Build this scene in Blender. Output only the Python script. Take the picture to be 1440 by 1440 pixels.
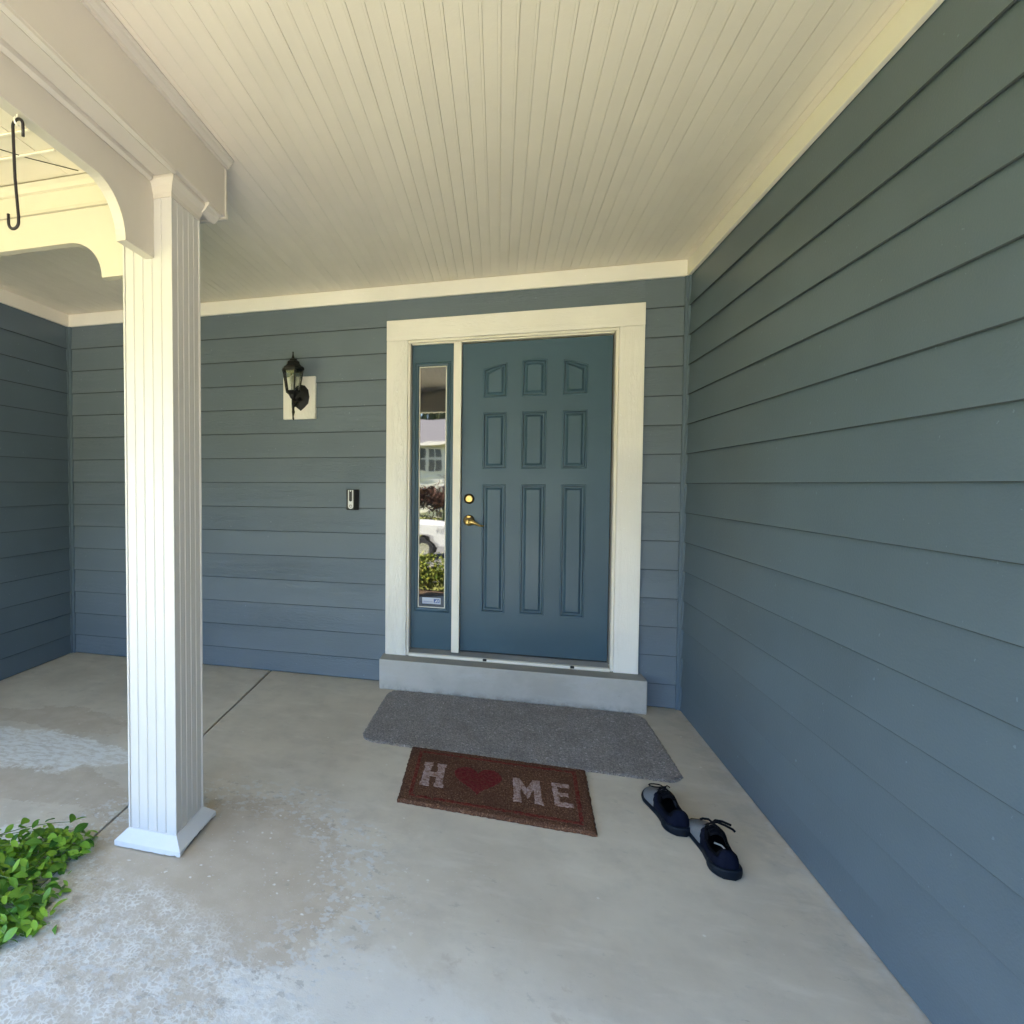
import bpy, bmesh, math, random
from mathutils import Vector, Matrix
random.seed(7)
S = bpy.context.scene
for o in list(bpy.data.objects): bpy.data.objects.remove(o)
COL = S.collection
R = math.radians

# ---------------------------------------------------------------- camera
cam = bpy.data.cameras.new("camera"); camo = bpy.data.objects.new("camera", cam); COL.objects.link(camo)
S.camera = camo
cam.sensor_width = 36; cam.lens = 808.26 / 1440 * 36
cam.shift_x = (720 - 479.33) / 1440; cam.shift_y = -(720 - 709.55) / 1440
cam.clip_start = 0.02; cam.clip_end = 900
yaw, pit, roll = 0.2672, -0.0359, -0.0025
Rv = Vector((math.cos(yaw), math.sin(yaw), 0)); D = Vector((-math.sin(yaw), math.cos(yaw), 0)); Zv = Vector((0, 0, 1))
fwd = D * math.cos(pit) + Zv * math.sin(pit); up = -D * math.sin(pit) + Zv * math.cos(pit)
r3 = Rv * math.cos(roll) - up * math.sin(roll); u3 = Rv * math.sin(roll) + up * math.cos(roll)
M = Matrix((r3, u3, -fwd)).transposed().to_4x4(); M.translation = Vector((0.2421, -3.8382, 1.3533))
camo.matrix_world = M

# ---------------------------------------------------------------- sky, sun, exposure
SUN_TO = Vector((-0.46, 0.22, 0.86)).normalized()
el = math.asin(SUN_TO.z); az = math.atan2(SUN_TO.x, SUN_TO.y)
W = bpy.data.worlds.new("World"); S.world = W; W.use_nodes = True
nt = W.node_tree; nt.nodes.clear()
sky = nt.nodes.new("ShaderNodeTexSky"); sky.sky_type = 'NISHITA'; sky.sun_disc = False
sky.sun_elevation = el; sky.sun_rotation = az; sky.air_density = 1.0; sky.dust_density = 0.2; sky.ozone_density = 3.0
bg = nt.nodes.new("ShaderNodeBackground"); bg.inputs[1].default_value = 0.105
wo = nt.nodes.new("ShaderNodeOutputWorld"); nt.links.new(sky.outputs[0], bg.inputs[0]); nt.links.new(bg.outputs[0], wo.inputs[0])
sl = bpy.data.lights.new("sun", 'SUN'); sl.energy = 5.0; sl.angle = R(0.5); sl.color = (1.0, 0.91, 0.74)
so = bpy.data.objects.new("sun", sl); COL.objects.link(so); so.rotation_euler = SUN_TO.to_track_quat('Z', 'Y').to_euler()
S.view_settings.view_transform = 'Standard'; S.view_settings.look = 'None'; S.view_settings.gamma = 1
S.view_settings.exposure = 4.2
S.view_settings.use_curve_mapping = False
S.render.engine = 'CYCLES'
S.cycles.max_bounces = 12; S.cycles.diffuse_bounces = 8; S.cycles.glossy_bounces = 5
S.cycles.caustics_reflective = False; S.cycles.caustics_refractive = False
S.cycles.sample_clamp_indirect = 6

# ---------------------------------------------------------------- object helpers
def link(o, parent=None):
    COL.objects.link(o)
    if parent is not None: o.parent = parent
    return o
def empty(name, loc, label=None, cat=None, rz=0, group=None, kind=None):
    o = bpy.data.objects.new(name, None); o.location = loc; o.rotation_euler = (0, 0, rz); link(o)
    tag(o, label, cat, group, kind); return o
def tag(o, label=None, cat=None, group=None, kind=None):
    if label: o['label'] = label
    if cat: o['category'] = cat
    if group: o['group'] = group
    if kind: o['kind'] = kind
    return o
def mesh_from(name, verts, faces, mat, smooth=False):
    me = bpy.data.meshes.new(name); me.from_pydata([tuple(v) for v in verts], [], faces); me.update()
    bm = bmesh.new(); bm.from_mesh(me); bmesh.ops.recalc_face_normals(bm, faces=bm.faces); bm.to_mesh(me); bm.free()
    if mat: me.materials.append(mat)
    if smooth:
        for p in me.polygons: p.use_smooth = True
    return me
def obj(name, me, parent=None, loc=(0, 0, 0), rot=(0, 0, 0)):
    o = bpy.data.objects.new(name, me); o.location = loc; o.rotation_euler = rot; return link(o, parent)
def bmesh_obj(name, bm, mat, parent=None, loc=(0, 0, 0), smooth=False, rot=(0, 0, 0)):
    bmesh.ops.recalc_face_normals(bm, faces=bm.faces)
    me = bpy.data.meshes.new(name); bm.to_mesh(me); bm.free(); me.materials.append(mat)
    if smooth:
        for p in me.polygons: p.use_smooth = True
    return obj(name, me, parent, loc, rot)
def add_box(bm, x0, x1, y0, y1, z0, z1, bev=0.0, seg=1):
    r = bmesh.ops.create_cube(bm, size=1.0)
    vs = r['verts']
    for v in vs:
        v.co = Vector(((x0 + x1) / 2 + v.co.x * (x1 - x0), (y0 + y1) / 2 + v.co.y * (y1 - y0), (z0 + z1) / 2 + v.co.z * (z1 - z0)))
    if bev > 0:
        es = list({e for v in vs for e in v.link_edges})
        bmesh.ops.bevel(bm, geom=es, offset=bev, segments=seg, affect='EDGES', profile=0.5)
    return vs
def box(name, x0, x1, y0, y1, z0, z1, mat, parent=None, bev=0.0, seg=1):
    bm = bmesh.new(); add_box(bm, x0, x1, y0, y1, z0, z1, bev, seg)
    return bmesh_obj(name, bm, mat, parent)
def prism(name, pts, axis, a, b, mat, parent=None, bev=0.0, smooth=False):
    """extrude a 2D outline along an axis: axis 'x': pts=(y,z); 'y': (x,z); 'z': (x,y)"""
    bm = bmesh.new(); add_prism(bm, pts, axis, a, b, bev); return bmesh_obj(name, bm, mat, parent, smooth=smooth)
def add_prism(bm, pts, axis, a, b, bev=0.0):
    f = {'x': lambda p, t: (t, p[0], p[1]), 'y': lambda p, t: (p[0], t, p[1]), 'z': lambda p, t: (p[0], p[1], t)}[axis]
    A = [bm.verts.new(f(p, a)) for p in pts]; B = [bm.verts.new(f(p, b)) for p in pts]
    n = len(pts); fs = [bm.faces.new(A), bm.faces.new(B[::-1])]
    for i in range(n): fs.append(bm.faces.new((A[i], B[i], B[(i + 1) % n], A[(i + 1) % n])))
    if bev > 0:
        es = [e for e in fs[0].edges] + [e for e in fs[1].edges]
        bmesh.ops.bevel(bm, geom=es, offset=bev, segments=1, affect='EDGES')
    return fs
def add_tube(bm, pts, rad, n=8, closed=False):
    pts = [Vector(p) for p in pts]; m = len(pts)
    rads = rad if isinstance(rad, (list, tuple)) else [rad] * m
    prev = None; rings = []
    for i, p in enumerate(pts):
        t = (pts[min(i + 1, m - 1)] - pts[max(i - 1, 0)]).normalized()
        if prev is None:
            ref = Vector((0, 0, 1)) if abs(t.z) < 0.9 else Vector((1, 0, 0))
            u = t.cross(ref).normalized()
        else:
            u = (prev - t * prev.dot(t)).normalized()
        prev = u; v = t.cross(u)
        rings.append([bm.verts.new(p + (u * math.cos(2 * math.pi * k / n) + v * math.sin(2 * math.pi * k / n)) * rads[i]) for k in range(n)])
    for a, b in zip(rings[:-1], rings[1:]):
        for k in range(n): bm.faces.new((a[k], a[(k + 1) % n], b[(k + 1) % n], b[k]))
    bm.faces.new(rings[0][::-1]); bm.faces.new(rings[-1])
def add_lathe(bm, prof, n=24, c=(0, 0, 0), axis='z', ph=0.0):
    rings = []
    for r, h in prof:
        ring = []
        for k in range(n):
            a = 2 * math.pi * k / n + ph; x, y = r * math.cos(a), r * math.sin(a)
            P = (c[0] + x, c[1] + y, c[2] + h) if axis == 'z' else (c[0] + x, c[1] - h, c[2] + y)
            ring.append(bm.verts.new(P))
        rings.append(ring)
    for a, b in zip(rings[:-1], rings[1:]):
        for k in range(n): bm.faces.new((a[k], a[(k + 1) % n], b[(k + 1) % n], b[k]))
    bm.faces.new(rings[0][::-1]); bm.faces.new(rings[-1])
def frame_ring(bm, x0, x1, z0, z1, w, ya, yb):
    """rectangular ring in the xz plane with slanted section: outer at ya, inner at yb"""
    o = [(x0, z0), (x1, z0), (x1, z1), (x0, z1)]; i = [(x0 + w, z0 + w), (x1 - w, z0 + w), (x1 - w, z1 - w), (x0 + w, z1 - w)]
    O = [bm.verts.new((p[0], ya, p[1])) for p in o]; I = [bm.verts.new((p[0], yb, p[1])) for p in i]
    for k in range(4): bm.faces.new((O[k], O[(k + 1) % 4], I[(k + 1) % 4], I[k]))
    return I

# ---------------------------------------------------------------- material helpers
class NT:
    def __init__(s, name, base=(0.5, 0.5, 0.5), rough=0.6, metal=0.0, ior=1.45, spec=0.5):
        s.m = bpy.data.materials.new(name); s.m.use_nodes = True; s.t = s.m.node_tree; s.b = s.t.nodes["Principled BSDF"]
        s.b.inputs['Base Color'].default_value = (*base, 1); s.b.inputs['Roughness'].default_value = rough
        s.b.inputs['Metallic'].default_value = metal; s.b.inputs['IOR'].default_value = ior
        s.b.inputs['Specular IOR Level'].default_value = spec
        s._o = None
    def n(s, typ, **kw):
        nd = s.t.nodes.new(typ)
        for k, v in kw.items(): setattr(nd, k, v)
        return nd
    def put(s, sock, v):
        if v is None: return
        if isinstance(v, bpy.types.NodeSocket): s.t.links.new(v, sock)
        else:
            try: sock.default_value = v
            except Exception: sock.default_value = (*v, 1)
    def obj(s):
        if s._o is None: s._o = s.n("ShaderNodeTexCoord").outputs['Object']
        return s._o
    def rnd(s): return s.n("ShaderNodeObjectInfo").outputs['Random']
    def objr(s, amp=20):
        """object coordinates shifted per object"""
        a = s.n("ShaderNodeVectorMath", operation='SCALE'); cmb = s.n("ShaderNodeCombineXYZ"); r = s.rnd()
        for k in range(3): s.put(cmb.inputs[k], r)
        s.put(a.inputs[0], cmb.outputs[0]); a.inputs['Scale'].default_value = amp
        b = s.n("ShaderNodeVectorMath", operation='ADD'); s.put(b.inputs[0], s.obj()); s.put(b.inputs[1], a.outputs[0]); return b.outputs[0]
    def mp(s, vec, scale=(1, 1, 1), loc=(0, 0, 0)):
        a = s.n("ShaderNodeMapping"); s.put(a.inputs[0], vec); a.inputs['Scale'].default_value = scale; a.inputs['Location'].default_value = loc; return a.outputs[0]
    def noise(s, vec, scale=5, detail=4, rough=0.55, dist=0.0, col=False):
        a = s.n("ShaderNodeTexNoise"); s.put(a.inputs['Vector'], vec); a.inputs['Scale'].default_value = scale
        a.inputs['Detail'].default_value = detail; a.inputs['Roughness'].default_value = rough; a.inputs['Distortion'].default_value = dist
        return a.outputs['Color' if col else 'Fac']
    def vor(s, vec, scale=5, feature='F1', out='Distance', rnd=1.0):
        a = s.n("ShaderNodeTexVoronoi", feature=feature); s.put(a.inputs['Vector'], vec); a.inputs['Scale'].default_value = scale
        a.inputs['Randomness'].default_value = rnd; return a.outputs[out]
    def ramp(s, v, a, b, lo=0.0, hi=1.0):
        n = s.n("ShaderNodeMapRange", interpolation_type='SMOOTHSTEP'); s.put(n.inputs[0], v)
        for k, q in enumerate((a, b, lo, hi)): s.put(n.inputs[1 + k], q)
        return n.outputs[0]
    def math(s, op, a, b=None, c=None):
        n = s.n("ShaderNodeMath", operation=op); s.put(n.inputs[0], a)
        if b is not None: s.put(n.inputs[1], b)
        if c is not None: s.put(n.inputs[2], c)
        return n.outputs[0]
    def mix(s, f, a, b):
        n = s.n("ShaderNodeMix", data_type='RGBA'); s.put(n.inputs[0], f)
        for k, v in ((6, a), (7, b)):
            if isinstance(v, bpy.types.NodeSocket): s.t.links.new(v, n.inputs[k])
            else: n.inputs[k].default_value = (*v, 1)
        return n.outputs[2]
    def col(s, v): s.put(s.b.inputs['Base Color'], v); return s
    def rough(s, v): s.put(s.b.inputs['Roughness'], v); return s
    def bump(s, h, dist=0.002, st=1.0):
        n = s.n("ShaderNodeBump"); n.inputs['Distance'].default_value = dist; n.inputs['Strength'].default_value = st
        s.put(n.inputs['Height'], h)
        prev = s.b.inputs['Normal']
        if prev.is_linked: s.put(n.inputs['Normal'], prev.links[0].from_socket)
        s.put(prev, n.outputs[0]); return s
    def sep(s, v):
        n = s.n("ShaderNodeSeparateXYZ"); s.put(n.inputs[0], v); return n.outputs

def paint(name, base, rough=0.5, var=0.08, bump=0.0006, dirt=0.0, spec=0.4):
    a = NT(name, base, rough, spec=spec); v = a.objr()
    n1 = a.noise(v, 2.2, 5); b2 = tuple(c * (1 - var * 2.2) for c in base)
    c = a.mix(a.ramp(n1, 0.3, 0.75), base, b2)
    if dirt:
        d = a.noise(v, 7, 8, 0.7); c = a.mix(a.ramp(d, 0.62, 0.82, 0, dirt), c, (0.33, 0.28, 0.2))
    a.col(c); a.rough(a.ramp(n1, 0, 1, rough - 0.08, rough + 0.1))
    a.bump(a.noise(v, 160, 3), bump); a.bump(a.noise(v, 9, 3), 0.003, 0.35)
    return a.m
def grain_paint(name, base, scl, rough=0.5, depth=0.0016, amt=1.0, sheen=0.0):
    """painted fibre-cement or wood with an embossed cedar grain running along the big-stretch axis"""
    a = NT(name, base, rough, spec=0.4); v = a.objr()
    w = a.noise(a.mp(v, scl), 1.0, 5, 0.6, 1.6)
    l = a.math('ABSOLUTE', a.math('SINE', a.math('MULTIPLY', w, 20)))
    l = a.math('POWER', l, 3.0)
    patch = a.ramp(a.noise(a.mp(v, tuple(q * 0.22 for q in scl)), 1.0, 3), 0.42, 0.66)
    h = a.math('MULTIPLY', l, a.math('MULTIPLY_ADD', patch, 0.85, 0.15))
    n1 = a.noise(v, 1.6, 4); n2 = a.rnd()
    c = a.mix(a.ramp(n1, 0.3, 0.75), base, tuple(q * 0.86 for q in base))
    c = a.mix(a.math('MULTIPLY', n2, 0.35), c, tuple(q * 1.12 for q in base))
    c = a.mix(a.math('MULTIPLY', h, 0.10 * amt), c, tuple(min(1, q * 1.5 + 0.02) for q in base))
    sc = a.ramp(a.noise(a.mp(v, (1, 1, 1)), 52, 2, 0.5), 0.735, 0.76)
    c = a.mix(a.math('MULTIPLY', sc, 0.5), c, tuple(min(1, q * 1.6 + 0.03) for q in base))
    a.col(c); a.bump(h, depth, 0.55 * amt); a.bump(a.noise(v, 140, 3), 0.0007)
    return a.m

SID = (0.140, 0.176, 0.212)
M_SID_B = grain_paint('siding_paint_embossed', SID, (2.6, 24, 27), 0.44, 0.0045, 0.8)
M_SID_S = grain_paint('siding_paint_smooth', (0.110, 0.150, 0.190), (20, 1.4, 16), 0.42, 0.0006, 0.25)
M_BAY = paint('bay_white_dimmed', (0.59, 0.54, 0.45), 0.45, 0.03, 0.0004, dirt=0.1)  # trim white darkened to hold down the strong light in the bay
M_BEAM = paint('beam_paint', (0.60, 0.55, 0.49), 0.42, 0.03, 0.0004, dirt=0.10)
M_WHITE = paint('white_trim_paint', (0.84, 0.79, 0.70), 0.42, 0.03, 0.0004, dirt=0.10)
M_WHITE_G = grain_paint('white_wood_trim', (0.88, 0.84, 0.78), (24, 24, 2.0), 0.45, 0.005, 1.0)
M_WHITE_GH = grain_paint('white_wood_trim_level', (0.88, 0.84, 0.78), (2.0, 24, 24), 0.45, 0.003, 0.7)
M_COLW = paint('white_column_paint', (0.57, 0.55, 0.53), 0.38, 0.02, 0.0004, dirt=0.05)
M_CEIL = paint('ceiling_vinyl', (0.83, 0.755, 0.65), 0.36, 0.03, 0.0003)
M_DOOR = paint('door_paint', (0.050, 0.100, 0.142), 0.34, 0.05, 0.0005)
M_BRASS = NT('brass', (0.62, 0.43, 0.15), 0.38, 1.0).m
M_DBRASS = NT('dark_brass', (0.10, 0.07, 0.035), 0.4, 1.0).m
M_BLACK = paint('black_metal', (0.008, 0.0075, 0.007), 0.5, 0.1, 0.0006)
M_BLKPL = paint('black_plastic', (0.018, 0.018, 0.02), 0.35, 0.1, 0.0002)
M_SILV = NT('silver_plastic', (0.55, 0.55, 0.57), 0.35, 0.35).m
M_ALU = paint('weathered_aluminium', (0.30, 0.29, 0.27), 0.45, 0.15, 0.0006, dirt=0.4)
M_DARK = NT('shadow_gap', (0.02, 0.02, 0.02), 0.9).m
a = NT('sidelight_glass', (0.006, 0.007, 0.008), 0.02, ior=2.1)
a.bump(a.noise(a.mp(a.obj(), (3, 3, 9)), 1.0, 1), 0.004, 0.10); M_PANE = a.m
a = NT('lantern_glass', (0.9, 0.92, 0.9), 0.05, ior=1.45); a.b.inputs['Transmission Weight'].default_value = 1.0
a.bump(a.noise(a.obj(), 60, 2), 0.002, 0.4); M_LGLASS = a.m
M_BULB = NT('bulb_glass', (0.85, 0.83, 0.76), 0.2).m

def concrete_floor():
    a = NT('porch_concrete', rough=0.7, spec=0.3); v = a.obj(); x, y, z = a.sep(v)
    wc = a.noise(v, 3.0, 6, 0.62, col=True); ws = a.sep(wc)
    wf = a.noise(v, 30, 8, 0.8, col=True); wfs = a.sep(wf)
    X = a.math('ADD', x, a.math('MULTIPLY_ADD', ws[0], 0.46, a.math('MULTIPLY_ADD', wfs[0], 0.24, -0.35)))
    Y = a.math('ADD', y, a.math('MULTIPLY_ADD', ws[1], 0.46, a.math('MULTIPLY_ADD', wfs[1], 0.24, -0.35)))
    def ell(cx, cy, rx, ry, e0=0.92, e1=1.06):
        dx = a.math('DIVIDE', a.math('SUBTRACT', X, cx), rx); dy = a.math('DIVIDE', a.math('SUBTRACT', Y, cy), ry)
        d = a.math('ADD', a.math('MULTIPLY', dx, dx), a.math('MULTIPLY', dy, dy)); return a.ramp(d, e0, e1, 1.0, 0.0)
    big = a.noise(v, 1.1, 5, 0.6)
    c = a.mix(a.ramp(big, 0.32, 0.68), (0.623, 0.549, 0.433), (0.503, 0.436, 0.339))
    c = a.mix(a.ramp(a.noise(v, 6.5, 6, 0.65), 0.42, 0.72, 0, 0.45), c, (0.431, 0.374, 0.295))
    streak = a.noise(a.mp(v, (3, 9, 1)), 1.2, 6, 0.6)
    c = a.mix(a.ramp(streak, 0.5, 0.75, 0, 0.35), c, (0.718, 0.650, 0.546))
    # chalky bloom over the front of the slab
    fr = a.math('MAXIMUM', a.ramp(Y, -2.05, -2.75), a.math('MULTIPLY', ell(-0.15, -2.65, 0.55, 0.42, 0.5, 1.3), 0.9))
    c = a.mix(a.math('MULTIPLY', fr, 0.48), c, (0.760, 0.740, 0.685))
    # bare tan patch round the column foot
    bare = a.math('MAXIMUM', ell(-0.74, -2.06, 0.55, 0.47), ell(-0.90, -2.5, 0.42, 0.38))
    bare = a.math('MAXIMUM', bare, ell(-1.75, -1.75, 0.62, 0.17))
    bare = a.math('MAXIMUM', bare, ell(-2.15, -1.12, 0.50, 0.12))
    tan = a.mix(a.ramp(a.noise(v, 9, 5), 0.35, 0.7), (0.455, 0.374, 0.278), (0.535, 0.450, 0.345))
    c = a.mix(a.math('MULTIPLY', bare, 0.78), c, tan)
    # white patches
    wp = a.math('MAXIMUM', ell(-1.95, -1.42, 0.52, 0.16, 0.8, 1.15), ell(-1.42, -2.2, 0.26, 0.20, 0.7, 1.2))
    wn = a.ramp(a.noise(a.mp(v, (1, 2.6, 1)), 16, 7, 0.75), 0.42, 0.55)
    c = a.mix(a.math('MULTIPLY', wp, a.math('MULTIPLY_ADD', wn, 0.6, 0.25)), c, (0.760, 0.740, 0.685))
    # crackled salt skin, lower left of the patch
    sv = a.n("ShaderNodeVectorMath", operation='ADD'); a.put(sv.inputs[0], v)
    sc = a.n("ShaderNodeVectorMath", operation='SCALE'); a.put(sc.inputs[0], a.noise(v, 30, 3, col=True)); sc.inputs['Scale'].default_value = 0.03; a.put(sv.inputs[1], sc.outputs[0])
    ck = a.vor(sv.outputs[0], 58, 'DISTANCE_TO_EDGE'); net = a.math('MULTIPLY', a.ramp(ck, 0.03, 0.20, 1, 0), a.ramp(a.noise(v, 22, 3, 0.6), 0.34, 0.50))
    zone = a.math('MAXIMUM', ell(-0.88, -2.52, 0.50, 0.36, 0.4, 1.25), ell(-0.45, -2.62, 0.3, 0.28, 0.4, 1.3))
    zn = a.math('MULTIPLY', zone, a.ramp(a.noise(v, 12, 5, 0.7), 0.34, 0.60))
    c = a.mix(a.math('MULTIPLY', zn, a.math('MULTIPLY_ADD', net, 0.62, 0.16)), c, (0.760, 0.740, 0.685))
    # white flecks and chips
    near = ell(-0.85, -2.1, 0.95, 0.75, 0.3, 1.3)
    fl = a.ramp(a.vor(sv.outputs[0], 26), 0.10, 0.17, 1, 0); gate = a.ramp(a.noise(v, 7, 3), 0.46, 0.6)
    c = a.mix(a.math('MULTIPLY', a.math('MULTIPLY', fl, gate), a.math('MULTIPLY', near, 0.85)), c, (0.760, 0.740, 0.685))
    f2 = a.ramp(a.vor(v, 7.5), 0.028, 0.05, 1, 0); c = a.mix(a.math('MULTIPLY', f2, 0.55), c, (0.760, 0.740, 0.685))
    # ragged chips of bloom along the edge of the bare patch
    band = a.math('MULTIPLY', ell(-0.74, -2.06, 0.72, 0.62, 0.75, 1.15), a.math('SUBTRACT', 1.0, ell(-0.74, -2.06, 0.50, 0.42, 0.35, 1.0)))
    chp = a.ramp(a.noise(a.mp(v, (1.0, 1.2, 1)), 25, 6, 0.66), 0.53, 0.57)
    c = a.mix(a.math('MULTIPLY', a.math('MULTIPLY', chp, band), 0.75), c, (0.60, 0.585, 0.545))
    chd = a.ramp(a.noise(a.mp(v, (1, 1.2, 1), (4, 1, 0)), 22, 6, 0.66), 0.57, 0.62)
    c = a.mix(a.math('MULTIPLY', a.math('MULTIPLY', chd, band), 0.5), c, (0.35, 0.315, 0.26))
    spk = a.ramp(a.noise(a.mp(v, (1, 1.5, 1), (8, 2, 0)), 70, 3, 0.6), 0.66, 0.69)
    c = a.mix(a.math('MULTIPLY', a.math('MULTIPLY', spk, ell(-0.95, -2.0, 1.2, 0.75, 0.5, 1.3)), 0.7), c, (0.62, 0.62, 0.60))
    # dark spots in the bloom
    ds = a.ramp(a.noise(a.mp(v, (1, 1, 1), (3, 5, 0)), 11, 5, 0.72), 0.60, 0.70)
    c = a.mix(a.math('MULTIPLY', ds, a.math('MULTIPLY', ell(0.15, -2.25, 0.55, 0.36, 0.4, 1.3), 0.55)), c, (0.480, 0.400, 0.307))
    pin = a.ramp(a.noise(v, 120, 3, 0.6), 0.66, 0.75); c = a.mix(a.math('MULTIPLY', pin, 0.25), c, (0.320, 0.271, 0.213))
    foot = a.math('MULTIPLY', a.ramp(x, 1.270, 1.300), a.ramp(a.noise(v, 18, 5, 0.7), 0.42, 0.6))
    c = a.mix(a.math('MULTIPLY', foot, 0.6), c, (0.670, 0.632, 0.563))
    scf = a.ramp(a.noise(a.mp(v, (9, 30, 1), (2, 7, 0)), 1.0, 4, 0.6), 0.70, 0.76); c = a.mix(a.math('MULTIPLY', scf, 0.45), c, (0.238, 0.214, 0.184))
    bl = a.math('MULTIPLY', a.ramp(a.noise(a.mp(v, (1, 1.6, 1), (5, 9, 0)), 13, 6, 0.7), 0.60, 0.66), a.ramp(a.noise(v, 2.0, 3), 0.42, 0.55))
    c = a.mix(a.math('MULTIPLY', bl, 0.30), c, (0.30, 0.28, 0.24))
    wf2 = a.math('MULTIPLY', a.ramp(x, 1.13, 1.22, 0, 1), a.ramp(a.noise(v, 9, 5, 0.7), 0.38, 0.62)); c = a.mix(a.math('MULTIPLY', wf2, 0.28), c, (0.27, 0.265, 0.235))
    # mottled green-grey darkening along the right-hand wall foot
    a.col(c); a.rough(a.ramp(big, 0.2, 0.8, 0.55, 0.78))
    a.bump(a.noise(v, 220, 4), 0.0008, 0.7); a.bump(a.noise(v, 5, 4), 0.006, 0.25); a.bump(zn, 0.002, 0.5)
    return a.m
M_FLOOR = concrete_floor()
a = NT('step_concrete', rough=0.75, spec=0.3); v = a.obj()
c = a.mix(a.ramp(a.noise(v, 2.5, 6, 0.65), 0.35, 0.7), (0.49, 0.465, 0.43), (0.39, 0.37, 0.335))
c = a.mix(a.ramp(a.noise(a.mp(v, (2, 9, 9)), 1.2, 6, 0.7), 0.5, 0.75, 0, 0.5), c, (0.50, 0.51, 0.51))
c = a.mix(a.ramp(a.noise(v, 14, 5, 0.7), 0.62, 0.74, 0, 0.55), c, (0.26, 0.235, 0.2))
zz = a.sep(v)[2]
c = a.mix(a.math('MULTIPLY', a.ramp(zz, 0.0, 0.05, 1, 0), a.ramp(a.noise(v, 22, 5, 0.7), 0.38, 0.62, 0, 0.7)), c, (0.24, 0.22, 0.185))
c = a.mix(a.ramp(zz, 0.1975, 0.1995, 0, 0.65), c, (0.24, 0.225, 0.195))
a.col(c); a.bump(a.noise(v, 180, 4), 0.001, 0.7); a.bump(a.noise(v, 7, 4), 0.008, 0.4); M_STEP = a.m

# ---------------------------------------------------------------- ground and floor (structure)
XL, XR, ZC, ZT = -3.032, 1.3156, 2.67, 2.5757
a = NT('joint_filler', (0.13, 0.115, 0.095), 0.9); a.bump(a.noise(a.obj(), 90, 4), 0.003); M_JOINT = a.m
flo = empty('porch_floor', (0, 0, 0), kind='structure')
YF = -3.02
jl = [(-1.336, 0.05), (-1.272, -1.12), (-1.240, -1.80), (-1.236, -2.02), (-1.215, YF)]
def off(pts, d): return [(p[0] + d, p[1]) for p in pts]
def slab(pts): 
    bm = bmesh.new(); fs = add_prism(bm, pts, 'z', -0.12, 0.0)
    tope = [e for e in bm.edges if all(v_.co.z > -0.01 for v_ in e.verts)]
    bmesh.ops.bevel(bm, geom=tope, offset=0.004, segments=2, affect='EDGES')
    return bmesh_obj('slab', bm, M_FLOOR, flo)
slab(off(jl, 0.006) + [(XR + 0.1, YF), (XR + 0.1, 0.05)])
slab([(XL - 0.1, 0.05), (XL - 0.1, YF)] + off(jl, -0.006)[::-1])
box('joint_filler', XL - 0.1, XR + 0.1, YF + 0.02, 0.04, -0.13, -0.009, M_JOINT, flo)

# ---------------------------------------------------------------- walls
E_, Z0 = 0.1735, 0.1458
def board_mesh(name, L, h, mat, axis, sign):
    """lap board L long; front leans out at the bottom. axis 'x' => runs along x and faces -y; 'y' => runs along y and faces sign*x"""
    ch = 0.0044 if axis == 'x' else 0.0028
    sec = [(0.0098 - ch * 0.85, 0.0), (0.0098, ch), (-0.003, h + 0.02), (-0.0095, h + 0.02), (0.002, 0.0)]
    if axis == 'x': pts = [(-n, z) for n, z in sec]; bm = bmesh.new(); add_prism(bm, pts, 'x', 0, L)
    else: pts = [(sign * n, z) for n, z in sec]; bm = bmesh.new(); add_prism(bm, pts, 'y', -L, 0)
    bmesh.ops.recalc_face_normals(bm, faces=bm.faces); me = bpy.data.meshes.new(name); bm.to_mesh(me); bm.free(); me.materials.append(mat); me.materials.append(M_LAPSHADE)
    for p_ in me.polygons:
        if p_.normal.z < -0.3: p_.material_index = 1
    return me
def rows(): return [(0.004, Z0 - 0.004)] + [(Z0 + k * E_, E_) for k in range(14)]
M_LAPSHADE = paint('lap_shade_paint', (0.060, 0.074, 0.084), 0.8, 0.1, 0.0006)  # darker paint on board bottoms, standing in for shade under each lap
def lay(wall, segs, axis, mat, sign=1, x=0.0):
    cache = {}
    for i, (zb, h) in enumerate(rows()):
        for (s0, s1, zmin, zmax) in segs:
            if zb + h < zmin + 0.01 or zb > zmax - 0.01: continue
            hh = min(h, zmax - zb); key = (round(s1 - s0, 3), round(hh, 3))
            if key not in cache: cache[key] = board_mesh('board', s1 - s0, hh if hh < h or i < 14 else hh, mat, axis, sign)
            loc = (s0, 0, zb) if axis == 'x' else (x, s1, zb)
            j = random.uniform(-0.0012, 0.0012)
            b = obj('board', cache[key], wall, (loc[0], loc[1], loc[2] + j))
CT = 0.030
bw = empty('house_wall', (0, 0, 0), 'blue-grey lap siding wall facing you behind the front door and lantern', 'wall')
bk = bmesh.new(); add_box(bk, XL - 0.1, -0.40, 0.010, 0.16, -0.1, 2.9); add_box(bk, 0.99, XR + 0.1, 0.010, 0.16, -0.1, 2.9); add_box(bk, -0.40, 0.99, 0.010, 0.16, 2.36, 2.9)
bmesh_obj('sheathing', bk, M_SID_B, bw)
lay(bw, [(XL + CT, -0.487, 0, 9), (1.0755, XR - CT, 0, 9), (-0.487, 1.0755, 2.4385, 9)], 'x', M_SID_B)
box('corner_trim', XL + 0.001, XL + CT, -0.018, 0.008, 0.001, ZT + 0.02, M_SID_S, bw, 0.002)
box('corner_trim', XR - CT, XR - 0.001, -0.018, 0.008, 0.001, ZT + 0.02, M_SID_S, bw, 0.002)
rw = empty('house_wall', (XR, 0, 0), 'long blue-grey lap siding wall running towards the viewer on the right', 'wall')
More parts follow.
